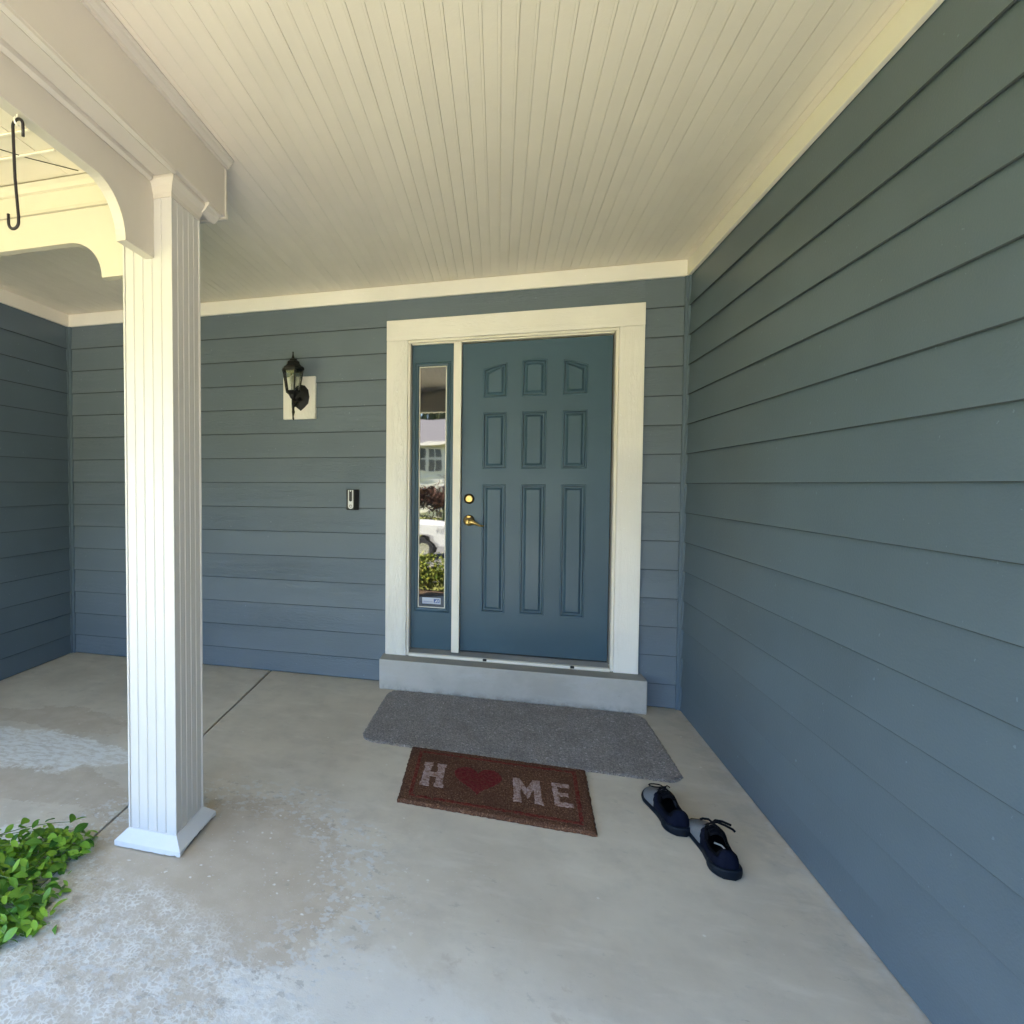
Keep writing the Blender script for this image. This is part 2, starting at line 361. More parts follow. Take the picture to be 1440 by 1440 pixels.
box('sheathing', 0.010, 0.16, -4.9, 0.14, -0.3, 2.9, M_SID_S, rw)
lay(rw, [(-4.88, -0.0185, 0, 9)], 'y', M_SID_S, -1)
lw = empty('house_wall', (XL, 0, 0), 'short dark blue-grey siding wall at the left end of the porch', 'wall')
box('sheathing', -0.16, -0.010, -2.70, 0.14, -0.3, 2.9, M_SID_S, lw)  # unseen front end lengthened to cut light from the left
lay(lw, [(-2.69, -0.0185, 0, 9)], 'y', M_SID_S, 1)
# narrow caulked corner strips against the side boards
for (w_, x0, x1) in ((rw, -0.012, -0.0005), (lw, 0.0005, 0.012)):
    box('corner_trim', x0, x1, -0.030, -0.0185, 0.001, ZT + 0.02, M_SID_S, w_, 0.001)

# ---------------------------------------------------------------- ceiling
ce = empty('porch_ceiling', (0, 0, ZC), 'cream beadboard porch ceiling with long narrow planks', 'ceiling')
PW = 0.0515; NPL = int((XR - XL) / PW) + 1
def plank_mesh(L, wide):
    w = PW; g = 0.0011 if not wide else 0.0024
    pts = [(0.0004, 0.008), (0.0004, g * 0.7), (g * 0.6, 0.0), (w - 0.0095, 0.0), (w - 0.0083, 0.0006), (w - 0.0070, 0.0001), (w - g * 0.6, 0.0), (w - 0.0004, g * 0.7), (w - 0.0004, 0.008)]
    bm = bmesh.new(); add_prism(bm, pts, 'y', -L, 0); bmesh.ops.recalc_face_normals(bm, faces=bm.faces)
    me = bpy.data.meshes.new('plank'); bm.to_mesh(me); bm.free(); me.materials.append(M_CEIL); return me
pm = {}
for k in range(NPL):
    x = XR - (k + 1) * PW
    L = 4.27 if x > -0.88 else 1.74
    key = (L, k % 4 == 0)
    if key not in pm: pm[key] = plank_mesh(*key)
    obj('plank', pm[key], ce, (x, -0.001, random.uniform(0, 0.0003)))
bm = bmesh.new(); add_box(bm, XL - 0.1, XR + 0.1, -4.28, 0.12, 0.0085, 0.05); bmesh_obj('ceiling_deck', bm, M_CEIL, ce)
bm = bmesh.new(); add_box(bm, XL + 0.002, XR - 0.021, -0.020, -0.001, ZT, ZC - 0.001, 0.002); o = bmesh_obj('ceiling_trim', bm, M_WHITE_GH); tag(o, 'cream trim board where the back wall meets the ceiling, above the door', 'trim')
o = box('ceiling_trim', XR - 0.020, XR - 0.001, -4.28, -0.001, ZT, ZC - 0.001, M_WHITE, None, 0.002); tag(o, 'cream trim board along the top of the long right-hand wall', 'trim')
o = box('ceiling_trim', XL + 0.001, XL + 0.020, -1.72, -0.021, ZT, ZC - 0.001, M_WHITE, None, 0.002); tag(o, 'cream trim board along the top of the dark left-end wall', 'trim')
# roof slab above everything, added to block sun and sky
o = empty('light_block_roof', (0, 0, 2.9), 'low porch roof slab, mostly out of sight, added to block light', 'roof')
M_BLOCKROOF = NT('light_block_shingle', (0.09, 0.085, 0.08), 0.9).m
box('light_block_deck', -7.5, 9.0, -4.45, 7.0, 0.0, 0.12, M_BLOCKROOF, o); box('light_block_fascia', -7.5, 9.0, -4.48, -4.452, -0.16, 0.12, M_WHITE, o)
o = empty('porch_header', (0, -4.36, 0), 'white front header beam of the porch, seen only in the sidelight glass', 'beam')
box('header', XL - 0.2, XR + 0.2, -0.075, 0.075, 2.36, 2.90, M_WHITE, o)

# ---------------------------------------------------------------- column
CX, CY, CH = -0.9856, -1.9009, 0.0974
co = empty('porch_column', (CX, CY, 0), 'square white fluted porch column standing left of the door mat', 'column')
def stave_mesh(w, z0, z1):
    g = 0.0030
    pts = [(-w / 2 + 0.0002, -0.008), (-w / 2 + 0.0002, -0.0028), (-w / 2 + g, 0.0), (w / 2 - g, 0.0), (w / 2 - 0.0002, -0.0028), (w / 2 - 0.0002, -0.008)]
    pts = [(a_, -b_) for a_, b_ in pts]   # face outward = -y
    bm = bmesh.new(); add_prism(bm, pts, 'z', z0, z1); bmesh.ops.recalc_face_normals(bm, faces=bm.faces)
    me = bpy.data.meshes.new('stave'); bm.to_mesh(me); bm.free(); me.materials.append(M_COLW); return me
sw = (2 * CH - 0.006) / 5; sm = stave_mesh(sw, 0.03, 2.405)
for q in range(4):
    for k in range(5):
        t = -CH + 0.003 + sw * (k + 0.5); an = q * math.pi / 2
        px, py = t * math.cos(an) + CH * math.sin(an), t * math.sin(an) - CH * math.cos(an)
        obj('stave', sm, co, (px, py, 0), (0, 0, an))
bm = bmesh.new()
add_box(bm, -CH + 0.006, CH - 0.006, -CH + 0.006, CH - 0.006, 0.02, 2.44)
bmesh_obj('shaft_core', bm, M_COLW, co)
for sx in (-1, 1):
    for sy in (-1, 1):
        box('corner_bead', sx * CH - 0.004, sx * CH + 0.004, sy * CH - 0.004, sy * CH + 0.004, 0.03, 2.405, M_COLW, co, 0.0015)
def sq_molding(name, prof, mat, parent, jag=0.0):
    """prof: list of (half width, z); mitred square moulding"""
    bm = bmesh.new(); rings = []
    N = 26 if jag else 1
    for i, (h, z) in enumerate(prof):
        ring = []
        for q in range(4):
            c0 = [(-h, -h), (h, -h), (h, h), (-h, h)][q]; c1 = [(h, -h), (h, h), (-h, h), (-h, -h)][q]
            for s_ in range(N):
                t = s_ / N; zz_ = z
                if jag and i in (1, 2):
                    zz_ = z + ((0.011 * math.sin(math.pi * t) ** 0.6 + random.random() * 0.004) if q == 1 else (random.random() ** 6) * jag)
                ring.append(bm.verts.new((c0[0] * (1 - t) + c1[0] * t, c0[1] * (1 - t) + c1[1] * t, zz_)))
        rings.append(ring)
    n = len(rings[0])
    for a_, b_ in zip(rings[:-1], rings[1:]):
        for k in range(n): bm.faces.new((a_[k], a_[(k + 1) % n], b_[(k + 1) % n], b_[k]))
    return bmesh_obj(name, bm, mat, parent)
M_BASE = paint('chipped_base_paint', (0.64, 0.63, 0.62), 0.5, 0.04, 0.001, dirt=0.35)
BH = 0.1375
sq_molding('base_molding', [(0.09, 0.018), (BH - 0.004, 0.004), (BH, 0.005), (BH, 0.0235), (BH - 0.0015, 0.0255), (0.1035, 0.0565), (0.1010, 0.0580), (0.090, 0.0585)], M_BASE, co, 0.010)
a = NT('rotten_wood', rough=0.95); a.col(a.mix(a.noise(a.obj(), 60, 5), (0.03, 0.03, 0.03), (0.25, 0.24, 0.22))); a.bump(a.noise(a.obj(), 80, 5), 0.006); M_ROT = a.m
box('base_plinth', -BH + 0.010, BH - 0.010, -BH + 0.012, BH - 0.010, 0.001, 0.02, M_ROT, co)
sq_molding('capital_molding', [(0.0975, 2.368), (0.1015, 2.368), (0.1025, 2.382), (0.1045, 2.386), (0.110, 2.404), (0.120, 2.420), (0.1235, 2.424), (0.1235, 2.437), (0.09, 2.437)], M_BEAM, co)

# ---------------------------------------------------------------- beam over the column, arch boards
BX = -0.845
be = empty('porch_beam', (0, 0, 0), 'large white box beam above the column with an arched board below it', 'beam')
box('beam_box', -1.125, BX, -4.28, -1.665, 2.4385, ZC - 0.002, M_BEAM, be, 0.002)
box('end_trim', -1.12, BX + 0.003, -1.664, -1.648, 2.432, ZC - 0.002, M_BEAM, be, 0.002)
# crown at the top, crown at the lower edge
prism('top_molding', [(BX + 0.0005, ZC - 0.002), (BX + 0.034, ZC - 0.002), (BX + 0.034, ZC - 0.008), (BX + 0.026, ZC - 0.010), (BX + 0.022, ZC - 0.018), (BX + 0.011, ZC - 0.027), (BX + 0.009, ZC - 0.036), (BX + 0.0005, ZC - 0.036)], 'y', -4.28, -1.648, M_BEAM, be)
prism('lower_molding', [(BX - 0.001, 2.4375), (BX - 0.001, 2.428), (BX - 0.008, 2.424), (BX - 0.014, 2.412), (BX - 0.030, 2.400), (-0.8835, 2.398), (-0.8835, 2.4375)], 'y', -1.80, -1.70, M_BEAM, be)
prism('lower_molding', [(BX - 0.001, 2.4375), (BX - 0.001, 2.430), (BX - 0.014, 2.426), (BX - 0.018, 2.4375)], 'y', -4.28, -2.03, M_BEAM, be)
prism('soffit_strip', [(BX - 0.022, 2.4375), (BX - 0.022, 2.432), (-0.932, 2.432), (-0.932, 2.4375)], 'y', -4.28, -2.03, M_BEAM, be)
prism('cove_strip', [(-0.9565, 2.4375), (-0.9565, 2.420), (-0.950, 2.416), (-0.940, 2.424), (-0.9375, 2.4375)], 'y', -4.28, -2.03, M_BEAM, be)
def arc(cx, cz, r, a0, a1, n=14): return [(cx + r * math.cos(R(a0 + (a1 - a0) * k / n)), cz + r * math.sin(R(a0 + (a1 - a0) * k / n))) for k in range(n + 1)]
# y-running arch board (y,z)
pts = [(-4.28, 2.4375), (-4.28, 2.310)] + arc(-2.312, 2.162, 0.148, 90, 0)[0:] + [(-2.158 - 0.006, 2.158), (-1.9995, 2.160), (-1.9995, 2.4375)]
prism('arch_board', pts, 'x', -0.994, -0.957, M_BEAM, be, 0.0015)
ah = empty('arched_header', (0, 0, 0), 'bright white arched header board spanning left from the column', 'beam')
pts = [(XL + 0.02, 2.4395), (XL + 0.02, 2.310)] + arc(-1.420, 2.162, 0.149, 90, 0) + [(-1.271, 2.162), (CX - CH - 0.004, 2.162), (CX - CH - 0.004, 2.4395)]
prism('arch_board', pts, 'y', -1.878, -1.842, M_BAY, ah, 0.0015)
box('header_box', XL + 0.002, -1.126, -1.865, -1.742, 2.4405, ZC - 0.002, M_BAY, ah)
prism('lower_molding', [(-1.8655, 2.4405), (-1.888, 2.4405), (-1.886, 2.452), (-1.876, 2.458), (-1.8655, 2.462)], 'x', XL + 0.002, -1.127, M_BAY, ah)
prism('top_molding', [(-1.8655, 2.530), (-1.876, 2.534), (-1.886, 2.548), (-1.900, 2.5595), (-1.8655, 2.5595)], 'x', XL + 0.002, -1.127, M_BAY, ah)
# bay ceiling: flat panels with seams and battens
bc = empty('bay_ceiling', (0, 0, 2.56), 'flat cream panelled ceiling of the left front bay, seen through the arch', 'ceiling')
yb = [-1.90, -2.066, -2.186, -2.40, -2.70, -3.1, -3.6, -4.28]
for k in range(len(yb) - 1):
    for (x0, x1) in ((XL + 0.002, -2.2), (-2.197, -1.40), (-1.397, -1.128)):
        box('ceiling_panel', x0, x1, yb[k + 1] + 0.0015, yb[k] - 0.0015, random.uniform(0.0, 0.003), 0.012, M_CEIL, bc, 0.001)
for y in (-2.066, -2.186, -2.40, -2.70): box('batten', XL + 0.01, -1.318, y - 0.006, y + 0.006, -0.006, -0.0005, M_WHITE, bc, 0.002)
bm = bmesh.new(); add_tube(bm, [(-1.75, -2.44, -0.001), (-1.60, -2.24, -0.003), (-1.45, -2.045, -0.003), (-1.335, -1.925, -0.002)], 0.0016, 5)
bmesh_obj('cable', bm, M_BLACK, bc)
box('bay_deck', XL, -1.127, -4.28, -1.87, 0.0125, 0.10, M_CEIL, bc)

# ---------------------------------------------------------------- hook
def arc3(c, r, a0, a1, n, pl='xz'):
    out = []
    for k in range(n + 1):
        t = R(a0 + (a1 - a0) * k / n); out.append((c[0] + r * math.cos(t), c[1], c[2] + r * math.sin(t)))
    return out
HX, HY = -0.975, -2.587
hk = empty('plant_hook', (HX, HY, 2.02), 'empty dark metal S-shaped hook hanging under the arch board at upper left', 'hook')
bm = bmesh.new()
p = [(0.018, 0, 0.232)] + arc3((0.002, 0, 0.262), 0.016, 0, 180, 10) + [(-0.0135, 0, 0.24)]
p += [(-0.010, 0, 0.13), (-0.001, 0, 0.03)] + [(q[0], q[1], q[2]) for q in arc3((-0.017, 0, 0.016), 0.016, 0, -180, 10)] + [(-0.0335, 0, 0.040)]
add_tube(bm, p, 0.0041, 10); 
o = bmesh_obj('hook_rod', bm, paint('hook_metal', (0.022, 0.018, 0.022), 0.4, 0.1, 0.0003), hk, smooth=True, rot=(0, 0, 0))
ey = empty('screw_eye', (HX, HY, 2.31), 'small white screw eye under the arch board holding the dark hook', 'screw eye')
bm = bmesh.new(); add_tube(bm, [(0, 0, 0.0), (0, 0, -0.010)], 0.0022, 8); bmesh_obj('shank', bm, M_WHITE, ey)
bm = bmesh.new(); rr = [(0, 0.0095 * math.cos(R(t)), -0.018 + 0.0095 * math.sin(R(t))) for t in range(90, 420, 20)]; add_tube(bm, rr, 0.002, 8); bmesh_obj('ring', bm, M_WHITE, ey, smooth=True)

# ---------------------------------------------------------------- step, door
stp = box('door_step', -0.503, 1.100, -0.150, 0.009, 0.0005, 0.2000, M_STEP, None, 0.006, 2); tag(stp, 'low concrete step block below the front door', 'step')
DY = 0.030   # door face plane
ds = empty('door_surround', (0, 0, 0), 'wide white casing and frame around the front door and sidelight', 'door frame')
box('casing', -0.486, -0.346, -0.030, 0.009, 0.2005, 2.302, M_WHITE_G, ds, 0.002)
box('casing', 0.936, 1.0745, -0.030, 0.009, 0.2005, 2.302, M_WHITE_G, ds, 0.002)
box('head_casing', -0.4865, 1.0750, -0.0315, 0.009, 2.3025, 2.437, M_WHITE_GH, ds, 0.002)
for (x0, x1) in ((-0.3455, -0.329), (0.9195, 0.9355)): box('brick_mold', x0, x1, -0.016, 0.040, 0.2005, 2.2855, M_WHITE, ds, 0.003)
box('brick_mold', -0.3455, 0.9355, -0.0165, 0.040, 2.286, 2.302, M_WHITE, ds, 0.003)
box('jamb', -0.328, -0.322, 0.002, 0.10, 0.2405, 2.2855, M_ALU, ds); box('jamb', 0.9135, 0.919, 0.002, 0.10, 0.2405, 2.2855, M_ALU, ds)
box('head_jamb', -0.328, 0.919, 0.006, 0.10, 2.2775, 2.2855, M_WHITE, ds)
box('mullion', -0.047, 0.0035, -0.014, 0.100, 0.2405, 2.2770, M_WHITE, ds, 0.003)
box('reveal_back', -0.40, 0.99, 0.102, 0.14, 0.2, 2.36, M_DARK, ds)
# threshold
th = empty('door_threshold', (0, 0, 0), 'white and grey aluminium threshold between door and step', 'threshold')
box('sill_nose', -0.329, 0.918, -0.036, -0.006, 0.2005, 0.2205, M_WHITE, th, 0.004)
bm = bmesh.new(); add_prism(bm, [(-0.0055, 0.2005), (0.10, 0.2005), (0.10, 0.242), (0.05, 0.240), (-0.0055, 0.2195)], 'x', -0.3285, 0.9175); bmesh_obj('sill', bm, M_ALU, th)
for xx in (0.17, 0.70): box('weep_clip', xx - 0.012, xx + 0.012, -0.0385, -0.030, 0.206, 0.2215, M_DARK, th, 0.002)

def raised_panel(bm, x0, x1, z0, z1, y, arch=None):
    """moulded groove ring then raised field, facing -y. arch: (dz_left, dz_right) raising top corners"""
    def poly(ins, yy):
        al, ar = arch if arch else (0, 0)
        top = []
        w_ = x1 - x0
        for k in range(9):
            t = k / 8; zz_ = z1 + al * (1 - t) + ar * t
            if arch == 'c': zz_ = z1
            top.append((x0 + ins + (w_ - 2 * ins) * t, zz_ - ins))
        if arch: 
            top = [(p[0], p[1] + (0.006 if arch[0] == arch[1] else 0.003) * math.sin(math.pi * k / 8)) for k, p in enumerate(top)]
        return [bm.verts.new((p[0], yy, p[1])) for p in [(x0 + ins, z0 + ins)] + top + [(x1 - ins, z0 + ins)]]
    L = [poly(0, y), poly(0.004, y - 0.0035), poly(0.009, y - 0.0035), poly(0.015, y + 0.0115), poly(0.023, y + 0.0115), poly(0.036, y + 0.0005)]
    n = len(L[0])
    for A, B in zip(L[:-1], L[1:]):
        for k in range(n): bm.faces.new((A[k], A[(k + 1) % n], B[(k + 1) % n], B[k]))
    bm.faces.new(L[-1])
dr = empty('front_door', (0, 0, 0), 'closed blue front door with nine raised panels and brass hardware', 'door')
DX0, DX1, DZ0, DZ1 = 0.0085, 0.909, 0.250, 2.268
cols = [(0.139, 0.290), (0.380, 0.532), (0.625, 0.772)]; rws = [(0.512, 1.354), (1.452, 1.820), (1.914, 2.10)]
# leaf: face with rectangular holes for the panels
bm = bmesh.new()
xs = [DX0] + [q for c_ in cols for q in c_] + [DX1]; zs = [DZ0, 0.512, 1.354, 1.452, 1.820, 1.914, 2.150, DZ1]
g = {}
for i, x in enumerate(xs):
    for j, z in enumerate(zs): g[i, j] = bm.verts.new((x, DY, z))
for i in range(len(xs) - 1):
    for j in range(len(zs) - 1):
        if i % 2 == 1 and j in (1, 3, 5): continue
        bm.faces.new((g[i, j], g[i + 1, j], g[i + 1, j + 1], g[i, j + 1]))
# side/back shell
add_box(bm, DX0, DX1, DY + 0.014, DY + 0.045, DZ0, DZ1)
for (x0, x1, z0, z1) in ((DX0, DX1, DZ0, DZ0), (DX0, DX1, DZ1, DZ1)):
    vs = [bm.verts.new(q) for q in ((x0, DY, z0), (x1, DY, z0), (x1, DY + 0.014, z0), (x0, DY + 0.014, z0))]; bm.faces.new(vs)
for x in (DX0, DX1):
    vs = [bm.verts.new(q) for q in ((x, DY, DZ0), (x, DY, DZ1), (x, DY + 0.014, DZ1), (x, DY + 0.014, DZ0))]; bm.faces.new(vs)
bmesh_obj('door_leaf', bm, M_DOOR, dr)
for j, (z0, z1) in enumerate(rws):
    for i, (x0, x1) in enumerate(cols):
        bm = bmesh.new()
        if j < 2: raised_panel(bm, x0, x1, z0, z1, DY)
        else:
            al, ar = [(0.0, 0.036), (0.044, 0.044), (0.036, 0.0)][i]
            raised_panel(bm, x0, x1, z0, z1, DY, (al, ar))
            zt = 2.150   # fill between the arched top and the leaf hole, flush with the leaf
            tp = [(x0 + (x1 - x0) * k / 8, z1 + al * (1 - k / 8) + ar * k / 8 + (0.006 if al == ar else 0.003) * math.sin(math.pi * k / 8)) for k in range(9)]
            vs = [bm.verts.new((p_[0], DY, p_[1])) for p_ in tp]; ws_ = [bm.verts.new((p_[0], DY, zt)) for p_ in tp]
            for k in range(8):
                if zt - min(tp[k][1], tp[k + 1][1]) > 1e-4: bm.faces.new((vs[k], vs[k + 1], ws_[k + 1], ws_[k]))
        bmesh_obj('door_panel', bm, M_DOOR, dr)
box('weatherstrip', DX0, DX1, DY - 0.001, DY + 0.03, 0.2425, 0.2495, M_DARK, dr)
# deadbolt and lever
db = empty('dead', (0, 0, 0)); bpy.data.objects.remove(db)
HXd, HZd = 0.058, 1.258
bm = bmesh.new(); add_lathe(bm, [(0.033, 0.0), (0.034, 0.004), (0.031, 0.009), (0.026, 0.012), (0.024, 0.013)], 28, (HXd, DY, HZd), 'y'); bo = bmesh_obj('deadbolt', bm, M_DBRASS, dr)
bm = bmesh.new(); add_lathe(bm, [(0.0235, 0.013), (0.0235, 0.022), (0.020, 0.0255), (0.010, 0.0265)], 28, (HXd, DY, HZd), 'y'); bmesh_obj('cylinder_face', bm, M_BRASS, bo)
box('keyway', HXd - 0.0012, HXd + 0.0012, DY - 0.0285, DY - 0.026, HZd - 0.012, HZd - 0.002, M_DARK, bo)
LZ = 1.110
bm = bmesh.new(); add_lathe(bm, [(0.035, 0.0), (0.036, 0.004), (0.033, 0.010), (0.024, 0.013), (0.018, 0.014)], 28, (HXd, DY, LZ + 0.006), 'y'); le = bmesh_obj('door_lever', bm, M_DBRASS, dr)
bm = bmesh.new(); add_lathe(bm, [(0.014, 0.014), (0.014, 0.034), (0.0205, 0.038), (0.0215, 0.050), (0.017, 0.055), (0.006, 0.056)], 24, (HXd, DY, LZ - 0.004), 'y')
hp = [(HXd, DY - 0.048, LZ - 0.004), (HXd + 0.025, DY - 0.050, LZ - 0.003), (HXd + 0.048, DY - 0.050, LZ - 0.012), (HXd + 0.068, DY - 0.047, LZ - 0.024), (HXd + 0.085, DY - 0.044, LZ - 0.027), (HXd + 0.098, DY - 0.041, LZ - 0.025)]
add_tube(bm, hp, [0.019, 0.0155, 0.0095, 0.0062, 0.0055, 0.0035], 14); bmesh_obj('lever_handle', bm, M_BRASS, le, smooth=True)
bm = bmesh.new(); add_box(bm, HXd - 0.013, HXd + 0.013, DY - 0.022, DY - 0.008, LZ + 0.022, LZ + 0.038, 0.004, 2); bmesh_obj('rose_cap', bm, M_BRASS, le)
# sidelight
sd = empty('door_sidelight', (0, 0, 0), 'tall narrow blue sidelight with mirror-like glass left of the door', 'sidelight')
SY = 0.030; sx0, sx1, sz0, sz1 = -0.3215, -0.0475, 0.2425, 2.277
fx0, fx1, fz0, fz1 = -0.300, -0.070, 0.496, 2.160
bm = bmesh.new(); add_box(bm, sx0, fx0, SY, SY + 0.045, sz0, sz1); add_box(bm, fx1, sx1, SY, SY + 0.045, sz0, sz1)
add_box(bm, fx0, fx1, SY, SY + 0.045, sz0, fz0); add_box(bm, fx0, fx1, SY, SY + 0.045, fz1, sz1); bmesh_obj('sidelight_leaf', bm, M_DOOR, sd)
def ringlayers(name, lay_, mat, parent):
    bm = bmesh.new(); L = []
    for (ins, yy) in lay_:
        L.append([bm.verts.new((x, yy, z)) for x, z in ((fx0 + ins, fz0 + ins), (fx1 - ins, fz0 + ins), (fx1 - ins, fz1 - ins), (fx0 + ins, fz1 - ins))])
    for A, B in zip(L[:-1], L[1:]):
        for k in range(4): bm.faces.new((A[k], A[(k + 1) % 4], B[(k + 1) % 4], B[k]))
    return bmesh_obj(name, bm, mat, parent)
ringlayers('glazing_frame', [(-0.003, SY - 0.001), (0.0, SY - 0.006), (0.003, SY - 0.007), (0.006, SY - 0.002), (0.010, SY - 0.002), (0.013, SY - 0.008), (0.020, SY - 0.006), (0.0245, SY + 0.006), (0.0245, SY + 0.020)], M_DOOR, sd)
ringlayers('glass_bead', [(0.0246, SY + 0.0165), (0.0246, SY + 0.0065), (0.0300, SY + 0.0055), (0.0300, SY + 0.0165)], M_WHITE, sd)
pane = box('glass_pane', fx0 + 0.024, fx1 - 0.024, SY + 0.0140, SY + 0.018, fz0 + 0.024, fz1 - 0.024, M_PANE, sd)
# alarm sticker on the glass: flat print
M_STK = paint('sticker_white', (0.50, 0.53, 0.62), 0.4, 0.02, 0.0001); M_STB = NT('sticker_blue', (0.05, 0.10, 0.30), 0.4).m; M_STG = NT('sticker_grey', (0.22, 0.26, 0.40), 0.4).m
bm = bmesh.new(); add_box(bm, -0.246, -0.123, SY + 0.0125, SY + 0.0138, 0.545, 0.587, 0.0008); st = bmesh_obj('alarm_sticker', bm, M_STK, sd)
bm = bmesh.new(); add_box(bm, -0.169, -0.130, SY + 0.0120, SY + 0.0124, 0.553, 0.579)
bmesh_obj('sticker_emblem', bm, M_STB, st)
bm = bmesh.new(); add_prism(bm, [(-0.165, 0.557), (-0.150, 0.575), (-0.143, 0.575), (-0.152, 0.557)], 'y', SY + 0.0114, SY + 0.0117); add_prism(bm, [(-0.147, 0.557), (-0.139, 0.573), (-0.134, 0.573), (-0.138, 0.557)], 'y', SY + 0.0114, SY + 0.0117); bmesh_obj('sticker_mark', bm, M_STK, st)
bm = bmesh.new()
for k in range(11):
    x = -0.238 + k * 0.0058; add_box(bm, x, x + 0.0040, SY + 0.0120, SY + 0.0124, 0.556, 0.562 + 0.002 * (k % 2))
add_box(bm, -0.240, -0.176, SY + 0.0120, SY + 0.0124, 0.5485, 0.5505); bmesh_obj('sticker_text', bm, M_STG, st)

# ---------------------------------------------------------------- lantern
wb = box('mounting_block', -1.222, -0.986, -0.030, 0.004, 1.805, 2.098, M_WHITE_G, None, 0.002); tag(wb, 'pale rectangular wood block on the siding behind the lantern', 'mounting block')
LX, LY = -1.092, -0.185
la = empty('wall_lantern', (LX, LY, 0), 'black six-sided coach lantern on the wall between column and door', 'wall lamp')
PHX = R(0)
bm = bmesh.new(); add_lathe(bm, [(0.003, 2.236), (0.0055, 2.232), (0.0035, 2.226), (0.005, 2.214), (0.008, 2.200), (0.011, 2.190)], 12, (0, 0, 0)); bmesh_obj('finial', bm, M_BLACK, la)
bm = bmesh.new(); add_lathe(bm, [(0.010, 2.192), (0.026, 2.186), (0.028, 2.176), (0.044, 2.168), (0.048, 2.150), (0.060, 2.138), (0.077, 2.128), (0.080, 2.118), (0.078, 2.108), (0.066, 2.104)], 6, (0, 0, 0), 'z', PHX); bmesh_obj('lantern_roof', bm, M_BLACK, la)
rt, rb_, zt_, zb_ = 0.069, 0.046, 2.106, 1.972
for k in range(6):
    a0 = 2 * math.pi * k / 6 + PHX; a1 = 2 * math.pi * (k + 1) / 6 + PHX
    bm = bmesh.new(); add_tube(bm, [(rt * math.cos(a0), rt * math.sin(a0), zt_), (rb_ * math.cos(a0), rb_ * math.sin(a0), zb_)], 0.0052, 6); bmesh_obj('cage_bar', bm, M_BLACK, la)
    q = [((rt - .003) * math.cos(a0), (rt - .003) * math.sin(a0), zt_), ((rt - .003) * math.cos(a1), (rt - .003) * math.sin(a1), zt_), ((rb_ - .003) * math.cos(a1), (rb_ - .003) * math.sin(a1), zb_), ((rb_ - .003) * math.cos(a0), (rb_ - .003) * math.sin(a0), zb_)]
    me = mesh_from('lantern_pane', q, [(0, 1, 2, 3)], M_LGLASS); o = obj('lantern_pane', me, la)
    md = o.modifiers.new('thick', 'SOLIDIFY'); md.thickness = 0.002
bm = bmesh.new(); add_lathe(bm, [(0.005, 1.975), (0.009, 1.985), (0.009, 2.02), (0.017, 2.035), (0.022, 2.052), (0.018, 2.070), (0.007, 2.082)], 16); bmesh_obj('bulb', bm, M_BULB, la, smooth=True)
bm = bmesh.new(); add_lathe(bm, [(0.050, 1.976), (0.052, 1.968), (0.044, 1.962), (0.030, 1.950), (0.020, 1.930), (0.012, 1.922)], 6, (0, 0, 0), 'z', PHX); bmesh_obj('lantern_cup', bm, M_BLACK, la)
bm = bmesh.new(); add_tube(bm, [(0, 0, 1.935), (0, 0, 1.89), (0, 0.002, 1.85), (0, 0.006, 1.835), (0, 0.003, 1.822), (0, 0.0, 1.805), (0, 0.004, 1.790), (0, 0.010, 1.784)], [0.010, 0.0105, 0.0080, 0.0105, 0.0075, 0.005, 0.006, 0.005], 10)
add_tube(bm, [(0, 0.0, 1.932), (0, 0.05, 1.915), (0, 0.10, 1.925), (0, 0.145, 1.945)], [0.011, 0.010, 0.011, 0.014], 10)
add_tube(bm, [(0, 0.0, 1.875), (0, 0.04, 1.880), (0, 0.085, 1.915)], [0.007, 0.0065, 0.007], 8)
bmesh_obj('scroll_arm', bm, M_BLACK, la, smooth=True)
bm = bmesh.new()
pl = [(0.030, 0.080), (0.055, 0.050), (0.064, 0.0), (0.055, -0.045), (0.028, -0.072), (0.0, -0.094), (-0.028, -0.072), (-0.055, -0.045), (-0.064, 0.0), (-0.055, 0.050), (-0.030, 0.080), (0, 0.088)]
A = [bm.verts.new((p_[0], 0.155, 1.955 + p_[1])) for p_ in pl]; B = [bm.verts.new((p_[0] * .96, 0.146, 1.955 + p_[1] * .96)) for p_ in pl]; C_ = [bm.verts.new((p_[0] * .55, 0.132, 1.955 + p_[1] * .55)) for p_ in pl]
for U, V in ((A, B), (B, C_)):
    for k in range(12): bm.faces.new((U[k], U[(k + 1) % 12], V[(k + 1) % 12], V[k]))
bm.faces.new(C_); bmesh_obj('wall_plate', bm, M_BLACK, la)

# ---------------------------------------------------------------- doorbell
do = empty('video_doorbell', (-0.72, -0.008, 1.2455), 'small black and silver video doorbell on siding left of the door', 'doorbell')
bm = bmesh.new(); add_prism(bm, [(-0.040, 0.010), (0.043, 0.010), (0.043, -0.010), (0.016, -0.030), (-0.034, -0.030), (-0.040, -0.022)], 'z', -0.070, 0.070, 0.003); bmesh_obj('doorbell_body', bm, M_BLKPL, do)
def stadium(w, z0, z1, n=10): 
    r = w / 2
    return [(-r, z1), (-r, z0 + r)] + [(-r * math.cos(math.pi * k / n), z0 + r - r * math.sin(math.pi * k / n)) for k in range(1, n)] + [(r, z0 + r), (r, z1)]
bm = bmesh.new(); add_prism(bm, [(x - 0.008, z) for x, z in stadium(0.036, -0.062, 0.066)], 'y', -0.0365, -0.0295, 0.0012); fp = bmesh_obj('face_plate', bm, M_SILV, do)
